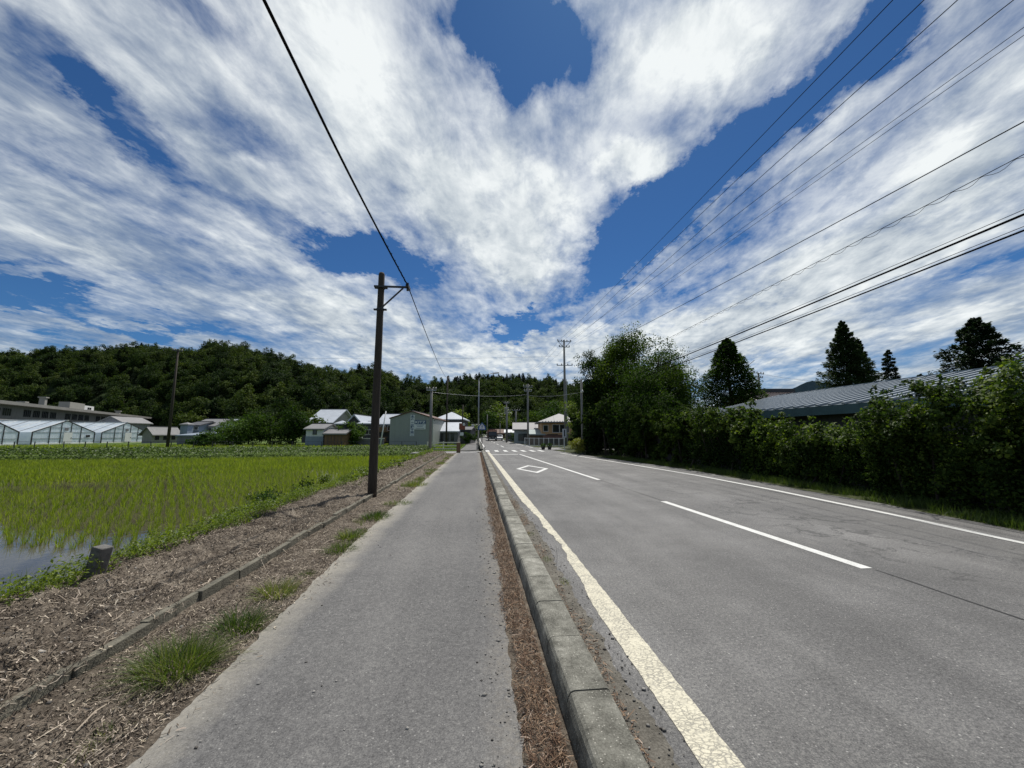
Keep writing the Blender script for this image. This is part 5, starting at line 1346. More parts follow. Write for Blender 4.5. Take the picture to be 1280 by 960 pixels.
    o = empty('school_building', (A_.x, A_.y, 0), rz); tag(o, 'long flat roofed concrete school building behind the greenhouses', 'school')
    b = MB(); b.box(0, L, 0, 12, -.1, H - .5); b.build('wall', 'school_wall', o)
    b = MB(); b.box(-.8, L + .8, -1.6, 12.8, H - .5, H + .25); b.build('roof', 'concrete_roof', o)
    b = MB(); b.box(-.4, L + .4, -1.3, 0, H - 4.4, H - 3.9); b.build('floor_band', 'concrete_roof', o)
    b = MB(); b.box(-.2, L * .9, -6.5, -1.31, -.1, 4.0); b.build('corridor_wing', 'dark_wall', o)
    b = MB(); b.box(-.4, L * .9 + .3, -6.9, -1.32, 4.01, 4.5); b.build('wing_roof', 'concrete_roof', o)
    i = 0; x = 2.0
    while x < L - 4:
        if i % 5 != 4: window(o, x, x + 3.0, H - 3.0, H - 1.3, mull=3, frame='school_wall')
        x += 3.9; i += 1
    def on_school(px, back=3.0):      # along-wall coordinate for a column
        d_, f = ray(px, HORY); M = Matrix(((d_.x, -v.x / L), (d_.y, -v.y / L))); n_ = Vector((-v.y, v.x)) / L * back; s = M.inverted() @ Vector((A_.x + n_.x, A_.y + n_.y)); return s[1]
    p0, p1 = on_school(82), on_school(113); q0 = on_school(101)
    b = MB(); b.box(p0, q0 - .01, 3, 5.5, H + .25, H + 2.7); b.build('roof_house', 'cream_wall', o)
    b = MB(); b.box(q0, p1, 3, 5.5, H + .25, H + 2.2); b.build('stair_head', 'white_wall', o)
    window(o, q0 + (p1 - q0) * .3, q0 + (p1 - q0) * .7, H + .9, H + 1.7, mull=1).location = (0, 3, 0)
    for px, hh in ((56, 3.0), (31, 1.0), (150, 1.8)):
        s = on_school(px); b = MB(); b.box(s, s + 1.2, 4, 5.2, H + .25, H + hh); b.box(s - .25, s + 1.45, 3.75, 5.45, H + hh, H + hh + .3); b.build('roof_vent', 'cream_wall', o)
    # --- white gabled hall and shed right of greenhouses
    def axis_house(px0, pxc, px1, dep, eave_py, ridge_py, wall, roof, label, name):
        a = PD(px0, HORY, dep); c = PD(pxc, HORY, dep); c = PY(pxc, HORY, a.y); wd = c.x - a.x; e_ = PX(px1, HORY, c.x); L_ = e_.y - a.y
        return gable_house(name, label, (a.x, a.y, float(rise(a.y)) - .02), 0, wd, L_, PY(pxc, eave_py, a.y).z, PY((px0 + pxc) / 2, ridge_py, a.y).z, wall, roof, 'y', over=.4, cat='building'), wd, L_
    o, wd, L_ = axis_house(122, 152, 186, 82, 528, 521, 'slate_wall', 'grey_roof', 'grey gabled hall behind the right greenhouse', 'gabled_hall')
    window(o, L_ * .35, L_ * .6, 1.8, 3.0, side='right', w=wd)
    o, wd, L_ = axis_house(178, 190, 224, 70, 541, 534, 'cream_wall', 'grey_roof', 'low cream shed with grey roof left of the field pole', 'long_shed')
    for k in range(3): window(o, L_ * (.12 + .3 * k), L_ * (.24 + .3 * k), .7, 1.7, side='right', w=wd, frame='dark_metal')
    # --- two tier white roof house
    loc, rz, w = facing(547, 572, 62); o = gable_house('tiered_house', 'grey walled house with low sunlit white roof past the lane', loc, rz, w, 6, zat(539, 62), zat(528.5, 65), 'slate_wall', 'white_roof', 'x', over=.3)
    for k in range(3): window(o, w * (.15 + .27 * k), w * (.27 + .27 * k), .7, 1.7, frame='dark_metal')
    loc, rz, w = facing(545, 578, 74); o = gable_house('upper_roof_house', 'taller house with white hipped roof behind the low white roof', loc, rz, w, 9, zat(525, 74), zat(516.5, 78), 'dark_wall', 'white_roof', 'hip', over=.4)
    loc, rz, w = facing(577, 588, 66); o = gable_house('dark_side_house', 'dark narrow house beside the far sidewalk', loc, rz, w, 9, zat(538, 66), zat(534, 68), 'dark_wall', 'dark_roof', 'x', over=.2)
    # --- tan house
    loc, rz, w = facing(677, 727, 62); E_ = zat(528.5, 62)
    o = gable_house('tan_house', 'two storey tan house with hipped grey roof beyond the crossing', loc, rz, w, 8.2, E_, zat(518.5, 66), 'tan_wall', 'grey_roof', 'hip', over=.6)
    for k in range(14):
        s = MB(); s.box(k * w / 14 + .1, k * w / 14 + .22, -.62, -.42, E_ + .18, E_ + .3); s.build('snow_guard', 'white_roof', o)
    window(o, w * .28, w * .44, E_ - 1.45, E_ - .3, mull=0); window(o, w * .46, w * .68, E_ - 1.45, E_ - .3, mull=1, frame='cream_paint'); window(o, w * .05, w * .16, E_ - 1.3, E_ - .4, mull=0); window(o, w * .8, w * .95, E_ - 1.3, E_ - .4, mull=0)
    b = MB(); b.prism([(w * .02, -1.9, E_ - 2.5), (w * 1.02, -1.9, E_ - 2.5), (w * 1.02, 0, E_ - 1.95), (w * .02, 0, E_ - 1.95)], (0, 0, .1)); b.build('porch_roof', 'brown_roof', o)
    b = MB(); b.box(w * .05, w, -.06, -.005, .0, E_ - 2.3); b.build('ground_floor_cladding', 'brown_wall', o)
    window(o, w * .15, w * .4, .3, 1.6, mull=1, frame='dark_metal').location = (0, -.06, 0); window(o, w * .55, w * .85, .3, 1.6, mull=2, frame='dark_metal').location = (0, -.06, 0)
    # --- grey green building
    loc, rz, w = facing(643, 672, 70); E_ = zat(537, 70)
    o = gable_house('grey_green_building', 'grey green low building left of the tan house', loc, rz, w, 8, E_, zat(529, 74), 'grey_green_wall', 'grey_roof', 'x', over=.35, cat='building')
    window(o, w * .18, w * .6, .6, 1.7, mull=3, frame='dark_metal')
    loc, rz, w = facing(662, 680, 62); gable_house('green_lean_to', 'lean to with pale green roof joining the tan house', loc, rz, w, 4, zat(543.5, 62), zat(538, 63), 'brown_wall', 'grey_green_wall', 'mono', over=.2, cat='shed')
    loc, rz, w = facing(632, 643, 92); o = gable_house('white_front_shop', 'small shop with bright white roof far down the road', loc, rz, w, 6, zat(541, 92), zat(537.5, 94), 'slate_wall', 'white_wall', 'x', over=.4, cat='building')
    window(o, .4, 1.6, .4, 1.5, mull=0)
    loc, rz, w = facing(610, 631, 122); o = gable_house('red_roof_building', 'low building with reddish brown roof at the road end', loc, rz, w, 6, zat(543.5, 122), zat(539, 124), 'brown_wall', 'brown_roof', 'x', over=.5, cat='building')
    loc, rz, w = facing(590, 598, 130); gable_house('far_dark_house', 'tiny dark house at the far end of the sidewalk', loc, rz, w, 6, zat(538, 130), zat(533, 132), 'dark_wall', 'dark_roof', 'x', over=.5)
build_village()

# ------------------------------------------------------------------ greenhouses
def build_greenhouses():
    Xg = -68.0; R_Y = lambda px: PX(px, HORY, Xg).y
    G = 'glass greenhouses by the field'
    spec = [(-62, -5, 23, 'left greenhouse cut by the picture edge'), (40, 84, 118, 'middle greenhouse with high gable and door'), (127, 160, 185, 'right greenhouse nearest the field pole')]
    for i, (p0, pm, p1, lab) in enumerate(spec):
        y0, y1 = R_Y(p0), R_Y(p1); ym = (y0 + y1) / 2; o = empty('greenhouse', (Xg, y0, 0)); tag(o, lab, 'greenhouse', G)
        W = y1 - y0; ev, rg, D = 1.95, 3.85, 16.0
        f = MB(); f.add([(0, 0, .05), (0, W, .05), (0, W, ev), (0, W / 2, rg), (0, 0, ev)], [(0, 1, 2, 3, 4)]); f.build('front_glazing', 'greenhouse_film', o)
        f = MB(); f.add([(0, 0, ev), (0, W / 2, rg), (-D, W / 2, rg), (-D, 0, ev)], [(0, 1, 2, 3)]); f.add([(0, W / 2, rg), (0, W, ev), (-D, W, ev), (-D, W / 2, rg)], [(0, 1, 2, 3)]); f.build('roof_glazing', 'greenhouse_film', o)
        f = MB(); f.add([(0, 0, .05), (0, 0, ev), (-D, 0, ev), (-D, 0, .05)], [(0, 1, 2, 3)]); f.add([(0, W, .05), (-D, W, .05), (-D, W, ev), (0, W, ev)], [(0, 1, 2, 3)]); f.build('side_glazing', 'greenhouse_film', o)
        f = MB(); t = .12
        for y_ in (0, W): f.bar((.03, y_, 0), (.03, y_, ev), t)
        f.bar((.03, 0, ev), (.03, W / 2, rg), t); f.bar((.03, W / 2, rg), (.03, W, ev), t); f.build('gable_frame', 'dark_metal', o)
        for fr in (.25, .42, .58, .75):
            h = ev + (rg - ev) * (1 - abs(fr - .5) * 2); g = MB(); g.bar((.03, W * fr, 0), (.03, W * fr, h - .05), .09); g.build('mullion', 'dark_metal', o)
        for z_ in (.95, 1.95, 2.7):
            half = W / 2 if z_ <= ev else W / 2 * (rg - z_) / (rg - ev); g = MB(); g.bar((.04, W / 2 - half, z_), (.04, W / 2 + half, z_), .05); g.build('rail', 'galvanised', o)
        g = MB(); g.bar((.02, 0, .12), (.02, W, .12), .1, .22); g.build('base_rail', 'white_paint_metal', o)
        for sgn in (0, 1):
            for k in range(9):
                xx = -D * k / 9 - .3; a = (xx, 0 if sgn == 0 else W, ev + .03); b_ = (xx, W / 2, rg + .03); g = MB(); g.bar(a, b_, .10, .06); g.build('rafter', 'galvanised' if k % 2 else 'white_paint_metal', o)
        g = MB(); g.bar((.1, W / 2, rg + .08), (-D, W / 2, rg + .08), .25, .1); g.build('ridge_cap', 'white_paint_metal', o)
        g = MB(); g.box(.08, .13, W * .46, W * .60, .1, 1.9); dr = g.build('door', 'white_wall', o); g = MB(); g.box(.13, .16, W * .58, W * .59, .9, 1.1); g.build('handle', 'dark_metal', dr)
        g = MB(); g.box(.06, .1, W * .47, W * .53, 2.2, 2.7); g.build('vent_fan', 'slate_wall', o)
        if i == 1: g = MB(); g.box(.06, .2, W * .84, W * .9, 1.1, 1.5); g.build('meter_box', 'sign_black', o)
build_greenhouses()

# ------------------------------------------------------------------ right: metal roofed shed, tiled roof house
def build_right_buildings():
    o = empty('metal_roof_shed', (13.2, 6, 0)); tag(o, 'long low shed with standing seam blue grey metal roof behind hedge', 'shed')
    e, s = 2.62, .22; W = 6.3; y0, y1 = -1.5, 17.5
    b = MB(); b.box(.5, 11.5, y0 + .5, y1 - .5, 0, e + .05); b.build('wall', 'retaining_concrete', o)
    b = MB(); b.prism([(0, y0, e), (W, y0, e + s * W), (W, y1, e + s * W), (0, y1, e)], (0, 0, .06)); rf = b.build('roof', 'metal_roof', o)
    b = MB(); b.prism([(W + .005, y0, e + s * W), (2 * W, y0, e), (2 * W, y1, e), (W + .005, y1, e + s * W)], (0, 0, .06)); b.build('roof', 'metal_roof', o)
    b = MB(); b.box(-.03, .0, y0, y1, e - .28, e + .05); b.build('fascia', 'teal_metal', o)
    b = MB(); b.add([(.05, y1 - .02, e - .25), (W, y1 - .02, e + s * W - .02), (2 * W, y1 - .02, e - .25)], [(0, 1, 2)]); b.build('gable_end', 'teal_metal', o)
    sm = MB(); sm.bar((-.06, 0, e + .095), (W, 0, e + s * W + .095), .12, .07); me = sm.mesh('roof_seam', 'roof_seam')
    y = y0 + .2
    while y < y1:
        q = bpy.data.objects.new('roof_seam', me); link(q, rf); q.location = (0, y, 0); y += .55
    b = MB(); b.bar((W, y0, e + s * W + .1), (W, y1, e + s * W + .1), .22, .08); b.build('ridge_cap', 'roof_seam', o)
    # smaller lean-to roof at its far end
    o = empty('teal_roof_shed', (13.0, 24.0, 0)); tag(o, 'small teal metal roof glimpsed between vines and trees', 'shed')
    b = MB(); b.box(.3, 4, .3, 4.2, 0, 2.5); b.build('wall', 'dark_wall', o)
    b = MB(); b.prism([(0, 0, 2.35), (4.5, 0, 3.25), (4.5, 5, 3.25), (0, 5, 2.35)], (0, 0, .07)); rf = b.build('roof', 'metal_roof', o)
    for k in range(12): q = MB(); q.bar((-.05, .1 + k * .43, 2.44), (4.5, .1 + k * .43, 3.36), .05, .05); q.build('roof_seam', 'roof_seam', rf)
    # tiled roof house
    c = PD(952, 500, 38); d_ = PD(1018, 500, 38); v = d_ - c; w = math.hypot(v.x, v.y) + .6
    o = empty('tiled_roof_house', (c.x, c.y, 0), math.atan2(v.y, v.x)); tag(o, 'house with reddish pantile roof and dark ridge beyond the metal shed', 'house')
    ze = zat(504, 38); zr = zat(491, 41.5)
    b = MB(); b.box(.5, w - .5, .6, 7, 0, ze); b.build('wall', 'slate_wall', o)
    b = MB(); b.prism([(0, 0, ze), (w, 0, ze), (w, 3.6, zr), (0, 3.6, zr)], (0, 0, .08)); b.prism([(0, 3.61, zr), (w, 3.61, zr), (w, 7.4, ze), (0, 7.4, ze)], (0, 0, .08)); rf = b.build('roof', 'kawara', o)
    t = MB(); sl = (zr - ze) / 3.6
    t.tube([(0, 0, .10), (0, .27, .10 + .27 * sl)], [.085, .07], 6); me = t.mesh('roof_tile', 'kawara')
    nx, ny = int(w / .30), 13; V = []; F = []; base = 0
    for i in range(nx):
        for j in range(ny):
            q = bpy.data.objects.new('roof_tile', me)
            if i * ny + j < 300: link(q, rf); q.location = (.15 + i * .30, j * .275, ze + j * .275 * sl)
            else:
                vs = [(a.co.x + .15 + i * .30, a.co.y + j * .275, a.co.z + ze + j * .275 * sl) for a in me.vertices]; V += vs; F += [tuple(base + k for k in p.vertices) for p in me.polygons]; base += len(vs)
    if V: b = MB(); b.v = V; b.f = F; b.build('roof_tile', 'kawara', rf)['kind'] = 'stuff'
    b = MB(); b.bar((-.1, 3.6, zr + .25), (w + .1, 3.6, zr + .25), .35, .38); b.build('ridge_cap', 'dark_roof', rf)
build_right_buildings()

# ------------------------------------------------------------------ poles and wires
def insul(b, p, s=1.0): b.tube([Vector(p), Vector(p) + Vector((0, 0, .08 * s)), Vector(p) + Vector((0, 0, .16 * s)), Vector(p) + Vector((0, 0, .2 * s))], [.03 * s, .07 * s, .05 * s, .02 * s], 8)
def pole(px, dep, top_py, r0, r1, label, mat='concrete_pole', arms=(), name='utility_pole', cat='utility pole', lean=0.0, group=None, base_z=None, lx=0.0):
    x, y, z = at_ground(px, dep); h = PD(px, top_py, dep).z - z
    o = empty(name, (x, y, z)); tag(o, label, cat, group)
    o.rotation_euler = (0, lean, 0)
    b = MB(); b.tube([(0, 0, -.3), (0, 0, h * .5), (0, 0, h)], [r0, (r0 + r1) / 2, r1], 14); b.build('shaft', mat, o, smooth=True)
    for py, half, rot in arms:
        zz = PD(px, py, dep).z - z; c, s = math.cos(rot), math.sin(rot); a = MB(); a.bar((-half * c, -half * s - r1 - .03, zz), (half * c, half * s - r1 - .03, zz), .09); ar = a.build('crossarm', 'galvanised' if mat == 'concrete_pole' else 'dark_metal', o)
        for t in (-.95, -.4, .4, .95):
            m_ = MB(); insul(m_, (half * t * c, half * t * s - r1 - .03, zz + .045), 1.3); m_.build('insulator', 'insulator', ar, smooth=True)
    return o, h
def curve_tube(name, pts, r, mat, n=6):
    b = MB(); b.tube(pts, r, n); return b.build(name, mat, smooth=True)
def wire(A, B_, sag, r, label, ext=0.35, mat='cable_thin', segs=28, group='overhead wires on the right', name='overhead_wire'):
    """from B_ (far pole) through A and on past the camera"""
    A = Vector(A); B_ = Vector(B_); pts = []
    for i in range(segs + 1):
        t = i / segs * (1 + ext); p = B_.lerp(A, t); p.z -= sag * 4 * (t / (1 + ext)) * (1 - t / (1 + ext)) - sag * 4 * (1 / (1 + ext)) * (1 - 1 / (1 + ext)) * t
        pts.append(p)
    o = curve_tube(name, pts, r, mat); tag(o, label, 'wire', group); return pts
def build_poles():
    # wooden pole by the path
    p = PG(465, 618, .08); dep = p.x * math.sin(YAW) + p.y * math.cos(YAW)
    o = empty('wooden_pole', (p.x, p.y, 0)); tag(o, 'dark weathered wooden pole with steel bracket standing on the straw bank', 'utility pole')
    top = PD(475, 341, dep).z
    b = MB(); b.tube([(0, 0, -.3), (0, 0, .6), (0, 0, top * .5), (0, 0, top - .05), (0, 0, top)], [.115, .112, .098, .082, .06], 18); b.build('shaft', 'old_wood_pole', o, smooth=True)
    za = PD(475, 360, dep).z; zb = PD(475, 387, dep).z; ax = PD(510, 360, dep); L = ax.x - p.x
    b = MB(); b.bar((-.16, -.12, za), (L, -.12, za), .045); arm = b.build('arm', 'dark_metal', o)
    b = MB(); b.bar((.05, -.12, zb), (L - .12, -.12, za - .03), .035); b.build('brace', 'dark_metal', o)
    for z_ in (za, zb):
        b = MB(); b.tube([(0, 0, z_ - .03), (0, 0, z_ + .03)], [.10, .10], 16); b.box(-.17, .17, -.03, .03, z_ - .02, z_ + .02); b.build('band', 'dark_metal', o)
    b = MB(); b.tube([(L, -.12, za - .10), (L, -.12, za + .12)], [.03, .03], 8); b.box(L - .04, L + .04, -.22, .10, za - .02, za + .05); b.build('cable_clamp', 'dark_metal', arm)
    # cable over the path: near stretch, clamp, far stretch
    C = Vector((p.x + L, p.y - .12, za + .05)); N1 = PX(430, 205, C.x - .03); N2 = PX(330, 0, C.x - .08); d = (N2 - N1).normalized()
    pts = [C, N1.lerp(C, .5) - Vector((0, 0, .02)), N1, N2, N2 + (N2 - N1) * 2.5, N2 + (N2 - N1) * 5]
    # smooth
    def cr(P, k=8):
        out = []
        for i in range(len(P) - 1):
            a = P[max(i - 1, 0)]; b_ = P[i]; c = P[i + 1]; e = P[min(i + 2, len(P) - 1)]
            for j in range(k):
                t = j / k; out.append(.5 * ((2 * b_) + (c - a) * t + (2 * a - 5 * b_ + 4 * c - e) * t * t + (3 * b_ - a - 3 * c + e) * t ** 3))
        return out + [P[-1]]
    FP = PD(558, 472, 52)
    far = [C.lerp(FP, t) - Vector((0, 0, .35 * 4 * t * (1 - t))) for t in np.linspace(0, 1, 24)]
    o = curve_tube('overhead_cable', cr(pts), .017, 'cable_black', 8); tag(o, 'thick black cable running over the path to the wooden pole', 'cable')
    b = MB(); b.tube(far, .014, 6); b.build('far_span', 'cable_black', o)
    hel = [N1.lerp(C, .45 + .55 * i / 60) + Vector((.022 * math.cos(i * .8), 0, .022 * math.sin(i * .8))) for i in range(61)]
    b = MB(); b.tube(hel, .005, 5); b.build('wire_wrap', 'cable_black', o)
    # other poles
    pole(558, 52, 470, .12, .09, 'slim black pole beyond the lane where the cable ends', mat='old_wood_pole', name='wooden_pole')
    pole(538, 37, 486, .15, .11, 'pale concrete pole at the corner of cross lane', arms=((488, .45, 0),))
    pole(211, 47, 437, .17, .10, 'lone pole standing in the field left of the garden trees', mat='old_wood_pole', arms=((439, .5, .9),), name='field_pole')
    p0 = PD(482, 512, 49); p1 = PG(474.5, 562)
    x, y, z = at_ground(475, 41); b = MB(); tip = PD(482.5, 514, 41); b.tube([(0, 0, -.2), (tip.x - x, tip.y - y, tip.z)], [.07, .05], 10); tag(b.build('white_post', 'white_paint_metal', loc=(x, y, z), smooth=True), 'thin leaning white post in front of the balcony house', 'post')
    pole(578, 70, 506, .14, .10, 'dark pole beside the tiered white roofs', mat='old_wood_pole', name='wooden_pole')
    # big power pole
    o, h = pole(707, 57, 425, .22, .13, 'tall concrete power pole with crossarms right of the road', arms=((427, 1.05, .1), (434, .8, .1), (457, 1.15, -.1)), name='power_pole', cat='power pole')
    b = MB(); b.tube([(.25, 0, 0), (.25, 0, h * .62)], [.05, .05], 8); b.build('riser_pipe', 'galvanised', o)
    b = MB(); b.bar((.1, -.15, h - 1.2), (.95, -.2, h - .25), .06); b.bar((-.1, -.15, h - 1.2), (-.95, -.2, h - .25), .06); b.build('arm_brace', 'galvanised', o)
    pole(660, 60, 480, .17, .12, 'concrete pole left of the grey green building', arms=((484, .7, .2), (489, .6, .2)), group='poles along the far road')
    pole(634, 84, 512, .15, .1, 'thin pole near the far right road edge', arms=((514, .6, 0),), group='poles along the far road')
    pole(645, 92, 512, .2, .16, 'thick grey pole behind the white fronted shop', arms=((513, .9, 0),), group='poles along the far road')
    pole(633, 78, 503, .15, .1, 'tall thin pole with many small arms before the far shop', arms=((504, .5, 0), (511, .4, 0), (517, .4, 0)), group='poles along the far road')
    pole(609, 112, 518, .16, .12, 'distant pole standing over the truck', group='poles along the far road')
    pole(625, 120, 529, .14, .1, 'short distant pole right of the truck', group='poles along the far road')
    o, h = pole(954, 62, 466, .2, .14, 'distant pole with crossarms above the tiled roof', arms=((467, 1.3, .4), (472, .9, .4)), name='power_pole', cat='power pole')
    o, h = pole(728, 33, 474, .10, .08, 'grey pole with round lamp against the roadside trees', name='lamp_pole', cat='lamp pole')
    b = MB(); zz = PD(728, 489, 33).z; b.tube([(0, -.1, zz - .15), (0, -.2, zz - .05), (0, -.22, zz + .1)], [.05, .13, .06], 10); b.build('lamp_head', 'lamp_glass', o, smooth=True)
    # street lamp over the crossing
    x, y, z = at_ground(598, 40); o = empty('street_lamp', (x, y, z)); tag(o, 'slender street lamp with curved arm reaching over the crossing', 'street lamp')
    hh = PD(598, 474, 40).z; b = MB(); b.tube([(0, 0, -.2), (0, 0, hh * .6), (0, 0, hh)], [.09, .07, .05], 10); b.build('pole', 'galvanised', o, smooth=True)
    pts = [(0, 0, hh)]
    for px, py in ((602, 470.5), (608, 468), (616, 466.5)): q = PD(px, py, 40); pts.append((q.x - x, q.y - y, q.z))
    b = MB(); b.tube(pts, [.05, .045, .04, .035], 8); arm = b.build('arm', 'galvanised', o, smooth=True)
    q0 = PD(616, 466.5, 40); q1 = PD(624, 466, 40); b = MB(); b.bar((q0.x - x, q0.y - y, q0.z), (q1.x - x, q1.y - y, q1.z), .22, .11); b.build('lamp_head', 'galvanised', arm, bevel=.04)
    # crossing sign
    x, y, z = at_ground(602.5, 36.5); o = empty('crossing_sign', (x, y, z)); tag(o, 'blue pentagonal pedestrian crossing sign on dark post by the kerb', 'road sign')
    c = PD(601.5, 533.5, 36.5).z; b = MB(); b.tube([(0, 0, -.1), (0, 0, c + .3)], [.04, .04], 8); b.build('post', 'dark_metal', o)
    pts = [(-.40, -.3), (.40, -.3), (.34, .05), (.0, .42), (-.34, .05)]
    b = MB(); b.prism([(a, -.06, c + z_) for a, z_ in pts], (0, .015, 0)); pl = b.build('plate', 'sign_blue', o)
    b = MB(); b.prism([(-.27, -.066, c - .22), (.27, -.066, c - .22), (.22, -.066, c + .04), (0, -.066, c + .30), (-.22, -.066, c + .04)], (0, .005, 0)); tri = b.build('triangle', 'sign_white', pl)
    b = MB(); yy = -.072
    b.tube([(0, yy, c + .14), (0, yy, c + .19)], [.035, .03], 8); b.bar((0, yy, c + .12), (.01, yy, c - .02), .05, .012); b.bar((.01, yy, c - .02), (-.08, yy, c - .17), .03, .012); b.bar((.01, yy, c - .02), (.08, yy, c - .17), .03, .012); b.bar((0, yy, c + .09), (-.09, yy, c + .0), .022, .012); b.bar((0, yy, c + .09), (.09, yy, c + .02), .022, .012)
    b.build('pedestrian_symbol', 'sign_blue', tri)
    # round and small signs by the far sidewalk
    x, y, z = at_ground(577.5, 58); o = empty('roadside_sign', (x, y, z)); tag(o, 'reddish brown board sign on a post with white plate below', 'sign')
    b = MB(); b.tube([(0, 0, -.1), (0, 0, 3.4)], .06, 8); b.build('post', 'dark_metal', o)
    b = MB(); b.box(-.45, .45, -.1, -.05, zat(537, 58), zat(529, 58)); b.build('board', 'red_brown_paint', o)
    b = MB(); b.box(-.28, .22, -.1, -.05, zat(544.5, 58), zat(540.5, 58)); b.build('plate', 'sign_white', o)
    b = MB(); zz = zat(530.5, 58); b.prism([(.25 + .18 * math.cos(a), -.14, zz + .22 * math.sin(a)) for a in np.linspace(0, 2 * math.pi, 13)[:-1]], (0, .04, 0)); b.build('round_plate', 'sign_white', o)
    for px, dep, lab in ((589, 74, 'small white round mirror beside the far sidewalk, lower one'), (591, 80, 'small white round mirror beside the far sidewalk, upper one')):
        x, y, z = at_ground(px, dep); o = empty('road_mirror', (x, y, z)); tag(o, lab, 'mirror'); zz = zat(534 if px == 589 else 532, dep)
        b = MB(); b.tube([(0, 0, -.1), (0, 0, zz)], .04, 6); b.build('post', 'dark_metal', o); b = MB(); b.prism([(.24 * math.cos(a), -.1, zz + .24 * math.sin(a)) for a in np.linspace(0, 2 * math.pi, 13)[:-1]], (0, .06, 0)); b.build('disc', 'sign_white', o)
    x, y, z = at_ground(705.5, 37); o = empty('vertical_sign', (x, y, z)); tag(o, 'narrow white vertical sign with black bar at the right corner', 'sign')
    b = MB(); b.tube([(0, 0, -.1), (0, 0, zat(546, 37))], .025, 6); b.build('post', 'white_paint_metal', o)
    b = MB(); b.box(-.19, .19, -.04, 0, zat(547, 37), zat(536, 37)); pl = b.build('plate', 'sign_white', o); b = MB(); b.box(-.045, .06, -.05, -.041, zat(545.5, 37), zat(537.2, 37)); b.build('black_bar', 'sign_black', pl)
    # wires on the right
    top = lambda px, py=426: PD(px, py, 57)
    W = [((1116, 0), 9.0, top(698), .010, 'leftmost high wire on the right, crossing the top edge first'),
         ((1155, 0), 9.4, top(704), .010, 'second high wire from the left at the top edge'),
         ((1197, 0), 10.0, top(715), .010, 'third high wire from the left at the top edge'),
         ((1267, 0), 10.2, top(700, 433), .009, 'fourth high wire, leaving near the top right corner'),
         ((1280, 34), 10.2, top(711, 433), .006, 'upper wire of the thin pair below the top right corner'),
         ((1280, 44), 10.25, top(714, 434), .006, 'lower wire of the thin pair below the top right corner'),
         ((1280, 152), 9.6, top(700, 457), .011, 'dark single wire below the thin pair')]
    for (q, X, B_, r, lab) in W: wire(PX(q[0], q[1], X), B_, .45, r, lab)
    B1 = PD(712, 480, 57)
    pts = wire(PX(1280, 193, 9.6), B1, .5, .007, 'grey messenger wire with a spiral wrap around it')
    # spiral lashing
    hel = []; L = 0
    for i in range(len(pts) - 1):
        a, b_ = pts[i], pts[i + 1]; n = max(2, int((b_ - a).length / .07))
        for j in range(n):
            t = j / n; c = a.lerp(b_, t); L += (b_ - a).length / n; an = L * 2 * math.pi / .5; hel.append(c + Vector((math.cos(an) * .035, 0, -.05 + math.sin(an) * .035)))
    o = curve_tube('spiral_wire', hel, .005, 'cable_thin', 4); tag(o, 'spiral wire looping around the grey messenger wire', 'wire', 'overhead wires on the right')
    B2 = PD(722, 493, 57)
    for (q, X, dz, r, m_, lab) in (((1280, 262), 9.8, .10, .006, 'cable_thin', 'thin support wire just above the upper thick cable'), ((1280, 268), 9.8, 0, .022, 'cable_black', 'upper of the two thick black cables on the right'),
                                 ((1280, 283), 9.9, -.35, .006, 'cable_thin', 'thin support wire just above the lower thick cable'), ((1280, 288), 9.9, -.45, .018, 'cable_black', 'lower of the two thick black cables on the right')):
        wire(PX(q[0], q[1], X), B2 + Vector((0, 0, dz)), .55, r, lab, mat=m_, name='overhead_cable' if r > .01 else 'overhead_wire')
    # wires beyond the big pole and across the road
    for i, (a, b_, sag, r, lab) in enumerate((
        (top(698), PD(662, 462, 130), .8, .012, 'left wire running on beyond the tall power pole'), (top(704), PD(665, 462, 130), .8, .012, 'middle wire running on beyond the tall power pole'), (top(715), PD(668, 463, 130), .8, .012, 'right wire running on beyond the tall power pole'),
        (PD(707, 462, 57), PD(661, 484, 60), .35, .02, 'drooping cable from the power pole to the concrete pole'),
        (PD(538, 490, 37), PD(660, 493, 60), .35, .014, 'pale cable crossing above the road at the crossing'), (PD(660, 494, 60), PD(728, 490, 40), .3, .014, 'pale cable from concrete pole to the roadside trees'),
        (PD(-40, 441, 75), PD(211, 441, 47), .4, .01, 'faint wire arriving at the field pole from the left'), (PD(211, 440, 47), PD(538, 488, 37), .6, .009, 'faint wire from the field pole to the lane pole'),
        (PD(211, 443, 47), PD(700, 445, 57), .5, .009, 'very faint wire stretched across the sky above the hill'), (PD(954, 468, 62), PD(1080, 478, 70), .5, .015, 'wire leaving the distant pole to the right'), (PD(954, 468, 62), PD(860, 480, 70), .5, .015, 'wire leaving the distant pole to the left'))):
        P = [Vector(a).lerp(b_, t) - Vector((0, 0, sag * 4 * t * (1 - t))) for t in np.linspace(0, 1, 16)]
        tag(curve_tube('overhead_wire', P, r, 'galvanised' if 'pale' in lab else 'cable_thin', 5), lab, 'wire', 'distant overhead wires')
build_poles()

